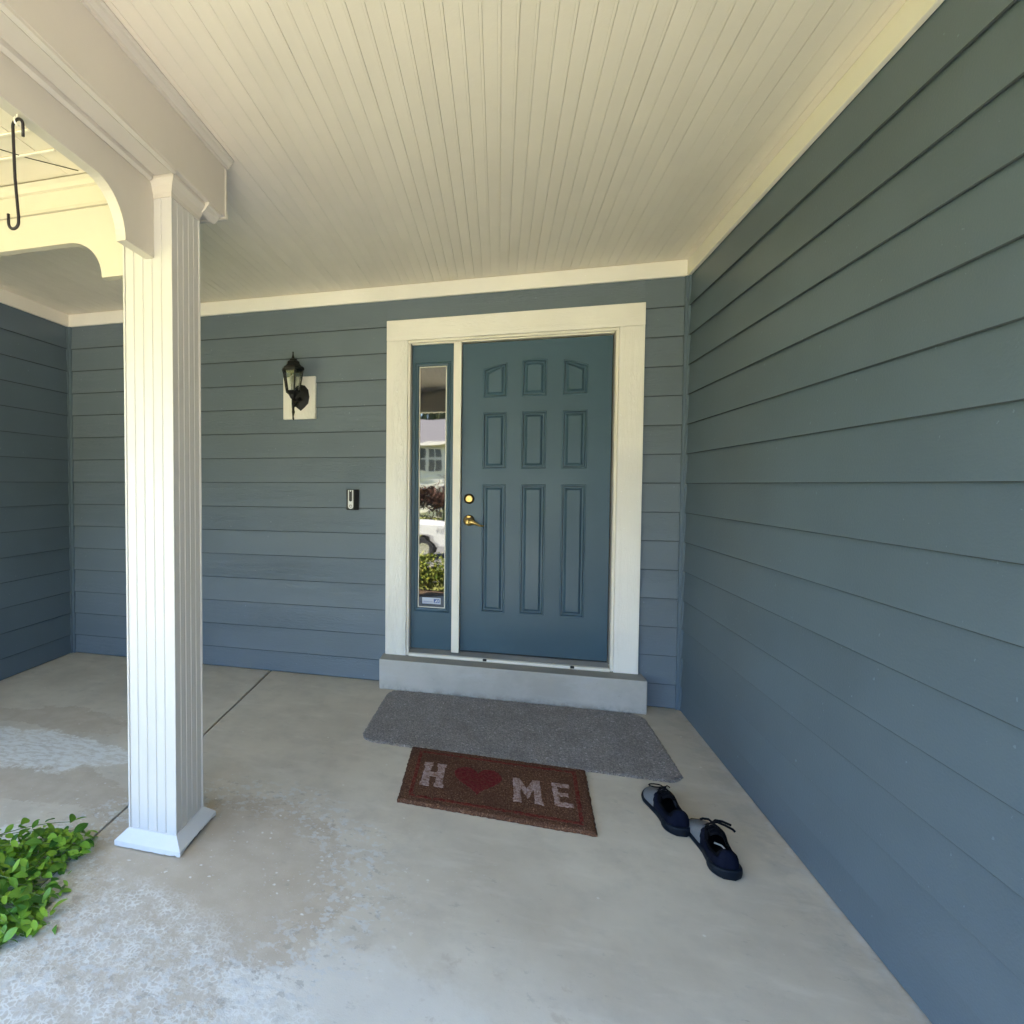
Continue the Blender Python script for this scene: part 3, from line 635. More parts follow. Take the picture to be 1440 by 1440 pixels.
bm = bmesh.new(); add_prism(bm, [(x - 0.008, z) for x, z in stadium(0.021, -0.012, 0.064)], 'y', -0.0385, -0.0366, 0.0004); cs = bmesh_obj('camera_strip', bm, M_BLKPL, fp)
bm = bmesh.new(); add_lathe(bm, [(0.0050, 0.0385), (0.0045, 0.0400), (0.002, 0.0403)], 14, (-0.008, 0, 0.060), 'y'); bmesh_obj('lens', bm, M_SILV, fp)
bm = bmesh.new(); add_lathe(bm, [(0.0115, 0.0366), (0.0115, 0.0376), (0.0095, 0.0384), (0.0088, 0.0372), (0.0060, 0.0372)], 24, (-0.008, 0, -0.043), 'y'); bmesh_obj('button', bm, M_ALU, fp)
bm = bmesh.new(); add_lathe(bm, [(0.0052, 0.0366), (0.0050, 0.0386), (0.0035, 0.039)], 16, (-0.0065, 0, -0.0445), 'y'); bmesh_obj('button_emblem', bm, M_SILV, fp)
tag(do, group=None)

# ---------------------------------------------------------------- mats
def pile_mat(name, cols_, scale, bump_d):
    a = NT(name, rough=0.95, spec=0.1); v = a.obj()
    n = a.noise(v, scale, 3, 0.7); c = a.mix(a.ramp(n, 0.32, 0.68), cols_[0], cols_[1])
    c = a.mix(a.ramp(a.noise(v, scale * 0.55, 2, 0.6), 0.58, 0.74), c, cols_[2]); c = a.mix(a.ramp(a.noise(v, 6.0, 6, 0.7), 0.40, 0.68, 0, 0.42), c, cols_[0])
    a.col(c); a.bump(a.noise(v, scale * 1.1, 2, 0.7), bump_d, 1.0); a.b.inputs['Sheen Weight'].default_value = 0.2
    return a, c
a, c = pile_mat('grey_carpet', [(0.13, 0.108, 0.094), (0.38, 0.325, 0.285), (0.58, 0.51, 0.46)], 140, 0.009); M_GMAT = a.m
def rug(name, corners, rad, thick, mat, nx, ny, amp, label, cat, z=0.001):
    """grid over a quad with rounded corners, noisy pile height, skirt to the floor"""
    from mathutils import noise as mn
    bm = bmesh.new(); P = [Vector((*c_, 0)) for c_ in corners]   # fl, fr, br, bl
    L = (P[1] - P[0]).length; H = (P[3] - P[0]).length; V = {}
    for i in range(nx + 1):
        for j in range(ny + 1):
            s_, t_ = i / nx, j / ny; x, y = s_ * L, t_ * H
            cx_ = min(max(x, rad), L - rad); cy_ = min(max(y, rad), H - rad); d = Vector((x - cx_, y - cy_))
            if d.length > rad > 0:
                mx = max(abs(d.x), abs(d.y)); d = d.normalized() * mx if mx > 0 else d; x, y = cx_ + d.x, cy_ + d.y
            s2, t2 = x / L, y / H
            p_ = P[0] * (1 - s2) * (1 - t2) + P[1] * s2 * (1 - t2) + P[2] * s2 * t2 + P[3] * (1 - s2) * t2
            edge = min(i, nx - i, j, ny - j)
            h = thick * (0.35 if edge == 0 else (0.85 if edge == 1 else 1)) + amp * mn.noise(p_ * 90) + 0.5 * amp * mn.noise(p_ * 200)
            if edge == 0: p_ = p_ + Vector((mn.noise(p_ * 60), mn.noise(p_ * 60 + Vector((5, 5, 5))), 0)) * amp * 1.6
            V[i, j] = bm.verts.new((p_.x, p_.y, z + max(0.001, h)))
    for i in range(nx):
        for j in range(ny): bm.faces.new((V[i, j], V[i + 1, j], V[i + 1, j + 1], V[i, j + 1]))
    per = [(i, 0) for i in range(nx)] + [(nx, j) for j in range(ny)] + [(i, ny) for i in range(nx, 0, -1)] + [(0, j) for j in range(ny, 0, -1)]
    bot = [bm.verts.new((V[k].co.x, V[k].co.y, z)) for k in per]
    for k in range(len(per)): bm.faces.new((V[per[k]], bot[k], bot[(k + 1) % len(per)], V[per[(k + 1) % len(per)]]))
    o = bmesh_obj(name, bm, mat, smooth=True); 
    if label: tag(o, label, cat)
    return o
rug('carpet_mat', [(-0.452, -0.935), (1.082, -0.975), (1.075, -0.165), (-0.430, -0.165)], 0.095, 0.009, M_GMAT, 260, 140, 0.0036, 'large plain grey carpet mat with rounded corners against the step', 'mat')
# HOME mat
HM = [(-0.158, -1.462), (0.625, -1.497), (0.652, -0.975), (-0.167, -0.950)]
hm = empty('welcome_mat', (0, 0, 0), 'brown coir doormat reading HOME with a red heart for the O', 'mat')
def coir(name, dark, mid, light, worn=None, amt=0.0):
    a = NT(name, rough=0.95, spec=0.08); v = a.obj(); n = a.noise(v, 210, 3, 0.7); c = a.mix(a.ramp(n, 0.34, 0.66), dark, mid)
    c = a.mix(a.ramp(a.noise(v, 130, 2, 0.6), 0.58, 0.68), c, light); c = a.mix(a.ramp(a.noise(v, 3.2, 4, 0.6), 0.35, 0.65, 0, 0.4), c, dark)
    if worn: c = a.mix(a.ramp(a.noise(v, 60, 5, 0.75), 0.42, 0.62, 0.0, amt), c, worn)
    a.col(c); a.bump(a.noise(v, 230, 2, 0.7), 0.005, 1.0); return a.m
BR = ((0.060, 0.028, 0.018), (0.19, 0.092, 0.052), (0.30, 0.17, 0.11))
M_COIR = coir('coir', *BR); M_RED = coir('coir_red', (0.09, 0.012, 0.010), (0.17, 0.022, 0.018), (0.23, 0.05, 0.036), BR[1], 0.55); M_HEART = coir('coir_heart', (0.10, 0.012, 0.013), (0.19, 0.024, 0.026), (0.24, 0.05, 0.045), BR[1], 0.25)
M_LET = coir('coir_letter', (0.34, 0.23, 0.20), (0.50, 0.38, 0.35), (0.60, 0.48, 0.45), BR[1], 0.8)
o = rug('mat_pile', HM, 0.0, 0.016, M_COIR, 130, 84, 0.0028, None, None); o.parent = hm
def hq(s_, t_):  # s across, t from front to back
    P = [Vector((*c_, 0)) for c_ in HM]; return P[0] * (1 - s_) * (1 - t_) + P[1] * s_ * (1 - t_) + P[2] * s_ * t_ + P[3] * (1 - s_) * t_
def flat(name, polys, z, mat, parent):
    """densely sampled flat patch lying on the pile, each poly a list of (x,y)"""
    from mathutils import noise as mn
    bm = bmesh.new()
    for pl_ in polys:
        f = bm.faces.new([bm.verts.new((p_[0], p_[1], z)) for p_ in pl_])
    bmesh.ops.triangulate(bm, faces=bm.faces)
    for _ in range(5):
        es = [e for e in bm.edges if e.calc_length() > 0.012]
        if not es: break
        bmesh.ops.subdivide_edges(bm, edges=es, cuts=1); bmesh.ops.triangulate(bm, faces=bm.faces)
    for v_ in bm.verts:
        b_ = any(e.is_boundary for e in v_.link_edges)
        if b_: v_.co.x += mn.noise(v_.co * 130) * 0.0035; v_.co.y += mn.noise(v_.co * 130 + Vector((9, 3, 1))) * 0.0035
        v_.co.z = z + 0.0026 * mn.noise(Vector((v_.co.x, v_.co.y, 0)) * 90) + (-0.001 if b_ else 0.0)
    r_ = bmesh.ops.extrude_face_region(bm, geom=bm.faces[:])
    for v_ in [g_ for g_ in r_['geom'] if isinstance(g_, bmesh.types.BMVert)]: v_.co.z -= 0.004
    return bmesh_obj(name, bm, mat, parent, smooth=False)
ZL = 0.0186
def let(rects, x0, x1, y0, y1, name='letter'):
    """polygons in unit square"""
    return flat(name, [[(x0 + (x1 - x0) * p_[0], y0 + (y1 - y0) * p_[1]) for p_ in r_] for r_ in rects], ZL, M_LET, hm)
rc = lambda a_, b_, c_, d_: [(a_, c_), (b_, c_), (b_, d_), (a_, d_)]
H_ = [rc(0.0, 0.40, 0, 0.14), rc(0.05, 0.36, 0.14, 0.86), rc(0.0, 0.40, 0.86, 1), rc(0.60, 1.0, 0, 0.14), rc(0.64, 0.95, 0.14, 0.86), rc(0.60, 1.0, 0.86, 1), rc(0.36, 0.64, 0.40, 0.60)]
M_ = [rc(0.0, 0.28, 0, 0.14), rc(0.03, 0.27, 0.14, 1), rc(0.72, 1.0, 0, 0.14), rc(0.73, 0.97, 0.14, 1), [(0.27, 1), (0.27, 0.58), (0.50, 0.18), (0.50, 0.60)], [(0.73, 1), (0.50, 0.60), (0.50, 0.18), (0.73, 0.58)]]
Ee = [rc(0.06, 0.34, 0, 1), rc(0.34, 1, 0, 0.17), rc(0.34, 0.84, 0.42, 0.58), rc(0.34, 1, 0.83, 1)]
let(H_, -0.083, 0.022, -1.322, -1.106); let(M_, 0.318, 0.440, -1.350, -1.148); let(Ee, 0.482, 0.560, -1.338, -1.146)
hp_ = []
for k in range(60):
    t = 2 * math.pi * k / 60; x = 16 * math.sin(t) ** 3; y = 13 * math.cos(t) - 5 * math.cos(2 * t) - 2 * math.cos(3 * t) - math.cos(4 * t); hp_.append((0.168 + x * 0.0066, -1.204 + y * 0.0083))
bm_ = [ [(0.168, -1.21), hp_[k], hp_[(k + 1) % 60]] for k in range(60)]
def flat_fan(name, pts, c0, z, mat, parent):
    return flat(name, [pts], z, mat, parent)
flat('heart', [hp_], ZL, M_HEART, hm)
def band(s0, s1, t0, t1): return [tuple(hq(s0, t0).xy), tuple(hq(s1, t0).xy), tuple(hq(s1, t1).xy), tuple(hq(s0, t1).xy)]
for b_ in (band(0.055, 0.945, 0.885, 0.925), band(0.055, 0.945, 0.075, 0.115), band(0.055, 0.075, 0.115, 0.885), band(0.925, 0.945, 0.115, 0.885)):
    flat('border_stripe', [b_], ZL - 0.0006, M_RED, hm)

# ---------------------------------------------------------------- shoes
a = NT('grey_knit', rough=0.9, spec=0.2); v = a.obj(); kn = a.vor(v, 420); a.col(a.mix(a.noise(v, 300, 2), (0.10, 0.105, 0.115), (0.21, 0.215, 0.225))); a.bump(kn, 0.001, 0.6); M_KNIT = a.m
a = NT('navy_knit', rough=0.9, spec=0.08); v = a.obj(); a.col(a.mix(a.noise(v, 350, 2), (0.003, 0.004, 0.009), (0.007, 0.009, 0.021))); a.bump(a.vor(v, 420), 0.001, 0.5); M_NAVY = a.m
M_SOLE = paint('shoe_rubber', (0.005, 0.008, 0.014), 0.55, 0.1, 0.0006, spec=0.2); M_LINE = NT('shoe_lining', (0.004, 0.004, 0.005), 0.95, spec=0.05).m; M_LACE = NT('lace', (0.004, 0.004, 0.006), 0.8, spec=0.1).m; M_TAGW = NT('tag_white', (0.25, 0.25, 0.25), 0.7).m
def lerp_tab(tab, s_):
    for (a0, b0), (a1, b1) in zip(tab[:-1], tab[1:]):
        if s_ <= a1:
            t = (s_ - a0) / (a1 - a0); t = t * t * (3 - 2 * t) if False else t; return b0 + (b1 - b0) * t
    return tab[-1][1]
def smooth_tab(tab, s_):
    e = 0.02; return (lerp_tab(tab, max(0, s_ - e)) + 2 * lerp_tab(tab, s_) + lerp_tab(tab, min(1, s_ + e))) / 4
LEN = 0.318
WL = [(0, 0.014), (0.015, 0.024), (0.05, 0.035), (0.12, 0.042), (0.30, 0.041), (0.42, 0.041), (0.6, 0.050), (0.72, 0.056), (0.84, 0.053), (0.93, 0.041), (0.975, 0.027), (1, 0.010)]
CLN = [(0, 0.0), (0.3, 0.001), (0.5, 0.003), (0.7, 0.004), (0.85, -0.001), (1, -0.008)]
HT = [(0, 0.082), (0.04, 0.092), (0.12, 0.086), (0.24, 0.075), (0.36, 0.078), (0.46, 0.092), (0.52, 0.092), (0.60, 0.080), (0.72, 0.062), (0.84, 0.050), (0.93, 0.040), (0.98, 0.030), (1, 0.020)]
SH = [(0, 0.034), (0.12, 0.032), (0.25, 0.027), (0.4, 0.023), (0.6, 0.020), (0.9, 0.020), (1, 0.022)]
def make_shoe(side, loc, rz, label, lace_right, grp):
    t_ = empty('shoe', loc, label, 'shoe', rz, grp)
    NS, NTH = 46, 26
    def section(s_):
        w = smooth_tab(WL, s_) * 1.06; c = smooth_tab(CLN, s_) * side; h = smooth_tab(HT, s_); b = smooth_tab(SH, s_) - 0.005; return w, c, h, b
    def pt(i, k):
        s_ = i / NS; w, c, h, b = section(s_); th = math.pi * k / NTH
        ex = 0.62 + 0.2 * (1 - s_)   # fuller walls at the heel
        x = c + w * 0.97 * math.copysign(abs(math.cos(th)) ** 0.8, math.cos(th)); z = b + (h - b) * abs(math.sin(th)) ** ex
        y = s_ * LEN
        if s_ < 0.12: y += 0.010 * (1 - s_ / 0.12) * (z - b) / 0.05
        return Vector((x, y, z))
    def in_open(i, k):
        s_ = (i + 0.5) / NS; p_ = pt(i + 0.5, k + 0.5); 
        if not 0.09 < s_ < 0.60: return False
        w, c, h, b = section(s_)
        hw = w * (0.80 if s_ < 0.36 else max(0.16, 0.80 - (s_ - 0.36) * 2.9)); 
        return abs(p_.x - c) < hw and math.sin(math.pi * (k + .5) / NTH) > 0.35
    V = {(i, k): pt(i, k) for i in range(NS + 1) for k in range(NTH + 1)}
    def part(name, sel, mat, th):
        bm = bmesh.new(); vv = {}
        def gv(i, k):
            if (i, k) not in vv: vv[i, k] = bm.verts.new(V[i, k])
            return vv[i, k]
        for i in range(NS):
            for k in range(NTH):
                if in_open(i, k) or not sel(i, k): continue
                bm.faces.new((gv(i, k), gv(i + 1, k), gv(i + 1, k + 1), gv(i, k + 1)))
        if name == 'toe_upper': bm.faces.new([gv(NS, k) for k in range(NTH + 1)])
        if name == 'heel_upper': bm.faces.new([gv(0, k) for k in range(NTH + 1)])
        o = bmesh_obj(name, bm, mat, t_, smooth=True); m = o.modifiers.new('s', 'SOLIDIFY'); m.thickness = th; m.offset = -1
        m2 = o.modifiers.new('sub', 'SUBSURF'); m2.levels = 1; m2.render_levels = 1; return o
    toe = lambda i, k: (i + .5) / NS > 0.56 + 0.10 * (1 - abs(math.sin(math.pi * (k + .5) / NTH))) * 0 - 0.06 * (1 - math.sin(math.pi * (k + .5) / NTH))
    part('toe_upper', toe, M_KNIT, 0.003)
    near = lambda i, k, d: any(in_open(i + a_, k + b_) for a_ in range(-d, d + 1) for b_ in range(-d, d + 1) if 0 <= k + b_ < NTH)
    col_ = lambda i, k: near(i, k, 2) and i > 0
    part('heel_upper', lambda i, k: not toe(i, k) and not col_(i, k), M_NAVY, 0.0045)
    part('collar', lambda i, k: not toe(i, k) and col_(i, k), M_LINE, 0.009)
    # toe end closing cap
    # sole
    bm = bmesh.new(); rings = []
    for (gr, zf) in ((0.90, 0.0), (1.03, 0.10), (1.08, 0.45), (1.06, 0.80), (1.0, 1.0), (0.80, 1.0)):
        ring = []
        seq = [(i / NS, 1) for i in range(NS + 1)] + [(i / NS, -1) for i in range(NS, -1, -1)]
        for s_, sg in seq:
            w, c, h, b = section(s_); top = smooth_tab(SH, s_); flare = 1.0 + (0.10 if s_ < 0.2 else 0)
            y = s_ * LEN + (s_ - 0.5) * 0.012 * (gr / 1.0); spring = 0.010 * max(0, (s_ - 0.8) / 0.2) ** 2
            ring.append(bm.verts.new((c + sg * w * gr * flare, y, 0.0008 + spring * (1 - zf * 0.5) + (top - 0.0008) * zf)))
        rings.append(ring)
    n = len(rings[0])
    for A, B in zip(rings[:-1], rings[1:]):
        for k in range(n): bm.faces.new((A[k], A[(k + 1) % n], B[(k + 1) % n], B[k]))
    for rg in (rings[0], rings[-1]):
        for k in range(NS): bm.faces.new((rg[k], rg[k + 1], rg[n - 2 - k], rg[n - 1 - k]))
    bmesh_obj('sole', bm, M_SOLE, t_, smooth=True)
    # insole
    bm = bmesh.new(); pts = []
    for sg, rng in ((1, range(2, 36)), (-1, range(35, 1, -1))):
        for i in rng:
            w, c, h, b = section(i / NS); pts.append((c + sg * w * 0.80, i / NS * LEN))
    add_prism(bm, pts, 'z', 0.028, 0.031); bmesh_obj('insole', bm, M_LINE, t_)
    # tongue and collar roll
    bm = bmesh.new(); vs = []
    for j in range(9):
        s_ = 0.40 + 0.20 * j / 8; w, c, h, b = section(s_); row = []
        for k in range(7):
            u = (k / 6 - 0.5) * 2; row.append(bm.verts.new((c + u * 0.022, s_ * LEN, h + 0.004 - 0.010 * u * u - (0.010 if j > 6 else 0) - 0.004)))
        vs.append(row)
    for j in range(8):
        for k in range(6): bm.faces.new((vs[j][k], vs[j + 1][k], vs[j + 1][k + 1], vs[j][k + 1]))
    o = bmesh_obj('tongue', bm, M_LACE, t_, smooth=True); m = o.modifiers.new('s', 'SOLIDIFY'); m.thickness = 0.004
    bm = bmesh.new()
    for j, s_ in enumerate((0.44, 0.49, 0.54, 0.59)):
        w, c, h, b = section(s_); hw = 0.020
        add_tube(bm, [(c - hw - 0.004, s_ * LEN, h - 0.006), (c - hw * .5, s_ * LEN + 0.004, h + 0.003), (c, s_ * LEN + 0.006, h + 0.005), (c + hw * .5, s_ * LEN + 0.004, h + 0.003), (c + hw + 0.004, s_ * LEN, h - 0.006)], 0.0024, 6)
    w, c, h, b = section(0.52); K = Vector((c, 0.55 * LEN, h + 0.007))
    if lace_right:   # floppy ends lying out to the right of the shoe
        for q in ([(0.012, 0.008, 0.006), (0.035, 0.010, 0.004), (0.062, 0.004, -0.003)], [(0.015, 0.000, 0.004), (0.040, -0.010, 0.0), (0.060, -0.018, -0.006), (0.066, -0.022, -0.012)], [(-0.010, 0.012, 0.004), (-0.026, 0.020, 0.0), (-0.034, 0.022, -0.006)]):
            add_tube(bm, [K] + [K + Vector(p_) for p_ in q], [0.004] + [0.0045] * len(q), 7)
    else:            # bow loop forward over the toe
        lp = [K + Vector((-0.026 + 0.026 * math.cos(R(t)) , 0.016 + 0.013 * math.sin(R(t)) + 0.003, -0.004)) for t in range(-30, 330, 25)]
        add_tube(bm, [K] + lp + [K + Vector((0.004, 0.004, 0.002))], 0.0026, 7)
        add_tube(bm, [K, K + Vector((0.016, 0.012, 0.003)), K + Vector((0.024, 0.004, 0.0))], 0.0026, 7)
    add_tube(bm, [K + Vector((-0.007, 0, 0)), K + Vector((0.007, 0.002, 0))], 0.0055, 8)
    bmesh_obj('laces', bm, M_LACE, t_, smooth=True)
    w, c, h, b = section(0.06)
    if lace_right: bm = bmesh.new(); add_tube(bm, [(c - 0.012, 0.33 * LEN, 0.062), (c + 0.004, 0.27 * LEN, 0.066), (c + 0.016, 0.20 * LEN, 0.060)], 0.003, 6); bmesh_obj('lining_label', bm, M_TAGW, t_)
    else: bm = bmesh.new(); add_prism(bm, [(0.0, 0.0), (0.010, 0.003), (0.011, 0.010), (0.002, 0.007)], 'z', 0, 0.0006); bmesh_obj('side_logo', bm, M_TAGW, t_, (c - 0.043, 0.58 * LEN, 0.052), rot=(0, R(-45), 0))
    return t_
make_shoe(-1, (0.938, -1.400, 0), R(5), 'dark navy shoe with grey toe nearest the carpet mat corner, looped lace', False, 'pair of navy and grey shoes')
make_shoe(1, (1.022, -1.628, 0), R(0), 'dark navy shoe with grey toe farther from the mats, lace ends sticking out', True, 'pair of navy and grey shoes')

# ---------------------------------------------------------------- leafy branches at the left
gr = empty('leafy_plant', (-1.72, -2.42, 0), 'sprawling bright green leafy plant lying over the concrete left of the column', 'plant')
a = NT('leaf', rough=0.42, spec=0.4); rn = a.rnd(); v = a.obj()
c = a.mix(a.ramp(rn, 0.0, 1.0), (0.055, 0.165, 0.022), (0.30, 0.48, 0.045)); xx = a.sep(v)
vein = a.ramp(a.math('ABSOLUTE', xx[0]), 0.0, 0.0012, 1, 0); c = a.mix(a.math('MULTIPLY', vein, 0.45), c, (0.20, 0.34, 0.10))
a.col(c); a.b.inputs['Subsurface Weight'].default_value = 0.0
a.t.nodes.remove(a.t.nodes['Material Output']); out = a.n('ShaderNodeOutputMaterial'); tr = a.n('ShaderNodeBsdfTranslucent'); a.put(tr.inputs[0], a.mix(0.5, c, (0.16, 0.36, 0.02))); mx = a.n('ShaderNodeMixShader'); mx.inputs[0].default_value = 0.35
a.put(mx.inputs[1], a.b.outputs[0]); a.put(mx.inputs[2], tr.outputs[0]); a.put(out.inputs[0], mx.outputs[0]); M_LEAF = a.m
M_STEM = NT('stem', (0.13, 0.20, 0.06), 0.6).m
def leaf_mesh(l, w, fold, curl):
    vs = []; n = 6; fs = []
    prof = [0.0, 0.50, 0.86, 1.0, 0.92, 0.62, 0.0]
    for k in range(n + 1):
        t = k / n; y = t * l; h = w / 2 * prof[k]; zc = -curl * t * t * l
        vs += [(-h, y, zc + fold * h), (0, y, zc), (h, y, zc + fold * h)]
    for k in range(n):
        for q in (0, 1): fs.append((k * 3 + q, k * 3 + q + 1, k * 3 + q + 4, k * 3 + q + 3))
    me = mesh_from('leaf', vs, fs, M_LEAF, True); return me
LM = [leaf_mesh(0.044, 0.023, 0.25, 0.15), leaf_mesh(0.040, 0.021, 0.12, 0.45), leaf_mesh(0.050, 0.024, 0.4, 0.3), leaf_mesh(0.032, 0.019, 0.15, -0.2), leaf_mesh(0.047, 0.026, 0.05, 0.7), leaf_mesh(0.026, 0.014, 0.3, 0.2)]
rg = random.Random(11)
tips = [(-1.235, -2.055, 0.035), (-1.20, -2.12, 0.03), (-1.27, -2.15, 0.055), (-1.33, -2.02, 0.05), (-1.19, -2.19, 0.03), (-1.23, -2.27, 0.05), (-1.16, -2.33, 0.03), (-1.12, -2.40, 0.03), (-1.13, -2.47, 0.03), (-1.20, -2.50, 0.05), (-1.25, -2.38, 0.085), (-1.33, -2.25, 0.10), (-1.36, -2.12, 0.07), (-1.20, -2.58, 0.03), (-1.30, -2.52, 0.08), (-1.42, -2.30, 0.12), (-1.28, -2.20, 0.03), (-1.22, -2.36, 0.03), (-1.18, -2.44, 0.06), (-1.34, -2.42, 0.06), (-1.30, -2.09, 0.03), (-1.25, -2.46, 0.03), (-1.38, -2.18, 0.03), (-1.16, -2.53, 0.02), (-1.10, -2.44, 0.02), (-1.14, -2.38, 0.05), (-1.15, -2.50, 0.05), (-1.20, -2.46, 0.03), (-1.09, -2.40, 0.02), (-1.12, -2.52, 0.03)]
base = Vector((-1.62, -2.42, 0.03)); nleaf = 0
G0 = Vector(gr.location)
for tp in tips:
    T = Vector(tp); b0 = base + Vector((rg.uniform(-.05, .1), rg.uniform(-.12, .12), 0)); mid = (b0 + T) / 2 + Vector((rg.uniform(-.03, .03), rg.uniform(-.04, .04), rg.uniform(0.04, 0.10)))
    pts = []
    for k in range(13):
        t = k / 12; pts.append(b0 * (1 - t) ** 2 + mid * 2 * t * (1 - t) + T * t * t)
    bm = bmesh.new(); add_tube(bm, [p_ - G0 for p_ in pts], [0.0022 - 0.0012 * k / 12 for k in range(13)], 6); bmesh_obj('stem', bm, M_STEM, gr)
    for k in range(12, 3, -1):
        for sg in (-1, 1) if k < 12 else (-1, 0, 1):
            if rg.random() < 0.26 or nleaf > 296: continue
            d = (pts[min(k + 1, 12)] - pts[max(k - 1, 0)]).normalized(); an = math.atan2(d.y, d.x) - math.pi / 2 + sg * R(rg.uniform(35, 75)) 
            p_ = pts[k] + Vector((rg.uniform(-.006, .006), rg.uniform(-.006, .006), rg.uniform(-0.006, 0.02)))
            if p_.x < -1.56: continue
            p_.z = max(p_.z, 0.012)
            o = obj('leaf', rg.choice(LM), gr, p_ - G0, (R(rg.uniform(-22, 38)), R(rg.uniform(-35, 35)), an)); s_ = rg.uniform(0.85, 1.4); o.scale = (s_, s_, s_); nleaf += 1

vv, ff = [], []; rg2 = random.Random(5)
cen = [(-1.24, -2.10, .045), (-1.30, -2.13, .05), (-1.36, -2.08, .045), (-1.40, -2.18, .06), (-1.30, -2.23, .07), (-1.22, -2.20, .03), (-1.36, -2.30, .08), (-1.25, -2.32, .06), (-1.17, -2.34, .035), (-1.15, -2.41, .035), (-1.24, -2.42, .06), (-1.17, -2.48, .04), (-1.25, -2.51, .05), (-1.33, -2.40, .08), (-1.12, -2.44, .025), (-1.19, -2.53, .03)]
for k in range(620):
    c = Vector(rg2.choice(cen)); P_ = Vector((c.x + rg2.gauss(0, .030), c.y + rg2.gauss(0, .030), max(0.006, rg2.uniform(0.0, 1.1) * c.z)))
    me_ = rg2.choice(LM); sc_ = rg2.uniform(.7, 1.2); Mx = Matrix.Translation(P_ - G0) @ Matrix.Rotation(rg2.uniform(0, 6.28), 4, 'Z') @ Matrix.Rotation(R(rg2.uniform(-25, 45)), 4, 'X') @ Matrix.Rotation(R(rg2.uniform(-35, 35)), 4, 'Y') @ Matrix.Scale(sc_, 4)
    b_ = len(vv); vv += [Mx @ q.co for q in me_.vertices]; ff += [tuple(b_ + i_ for i_ in p_.vertices) for p_ in me_.polygons]
a = NT('lower_leaf', rough=0.42, spec=0.4); g_ = a.n('ShaderNodeNewGeometry').outputs['Random Per Island']; a.col(a.mix(g_, (0.055, 0.165, 0.022), (0.30, 0.48, 0.045))); a.b.inputs['Subsurface Weight'].default_value = 0.0
o = obj('lower_leaves', mesh_from('lower_leaves', vv, ff, a.m, True), gr); o['kind'] = 'stuff'

# ---------------------------------------------------------------- yard, street and house across (seen in the sidelight glass)
a = NT('lawn', rough=0.9, spec=0.1); v = a.obj(); c = a.mix(a.noise(v, 60, 4, 0.7), (0.12, 0.14, 0.022), (0.26, 0.25, 0.065)); c = a.mix(a.ramp(a.noise(v, 0.6, 4), 0.4, 0.7), c, (0.17, 0.18, 0.06)); a.col(c); a.bump(a.noise(v, 90, 3), 0.02); M_LAWN = a.m
a = NT('soil', rough=1.0, spec=0.1); a.col(a.mix(a.noise(a.obj(), 40, 5), (0.05, 0.035, 0.025), (0.13, 0.09, 0.06))); a.bump(a.noise(a.obj(), 60, 4), 0.02); M_SOIL = a.m
a = NT('asphalt', rough=0.9); a.col(a.mix(a.noise(a.obj(), 50, 4), (0.10, 0.10, 0.10), (0.15, 0.15, 0.145))); M_ASPH = a.m
a = NT('walk_concrete', rough=0.85); a.col(a.mix(a.noise(a.obj(), 4, 5), (0.48, 0.45, 0.38), (0.56, 0.53, 0.46))); M_WALK = a.m
def gz(y):
    if y > -3.0: return -0.13
    if y > -14: return -0.13 - (-3.0 - y) / 11 * 1.36
    if y > -45: return -1.49
    return -1.49
vs, fs = [], []
ys = [60, 12, 5, -2.9, -3.02, -6, -9, -12, -14, -20, -30, -60, -120, -400]
for y in ys: vs += [(-400, y, gz(y) - (0.1 if y > -3 else 0)), (400, y, gz(y) - (0.1 if y > -3 else 0))]
for k in range(len(ys) - 1): fs.append((2 * k, 2 * k + 2, 2 * k + 3, 2 * k + 1))
o = obj('ground', mesh_from('ground', vs, fs, M_LAWN)); tag(o, kind='structure')
def strip(name, x0, x1, y0, y1, lift, mat):
    yy = [y0] + [q for q in ys if y1 < q < y0] + [y1]; vv, ff = [], []
    for y in yy: vv += [(x0, y, gz(y) + lift), (x1, y, gz(y) + lift)]
    for k in range(len(yy) - 1): ff.append((2 * k, 2 * k + 2, 2 * k + 3, 2 * k + 1))
    o = obj(name, mesh_from(name, vv, ff, mat)); tag(o, kind='structure'); return o
strip('planting_bed', -2.4, -0.35, -3.03, -6.2, 0.008, M_SOIL)
strip('walkway', -0.3, 1.6, -3.03, -9.0, 0.05, M_WALK)
strip('bounce_driveway', 1.7, 9.0, -4.95, -14.2, 0.03, M_WALK)  # both pieces laid wide and pale to bounce sun onto the ceiling
strip('bounce_driveway', -1.2, 1.698, -9.02, -14.2, 0.03, M_WALK)
strip('street', -200, 200, -14.2, -16.0, 0.01, M_WALK)
strip('road', -200, 200, -16.0, -24.0, 0.02, M_ASPH)
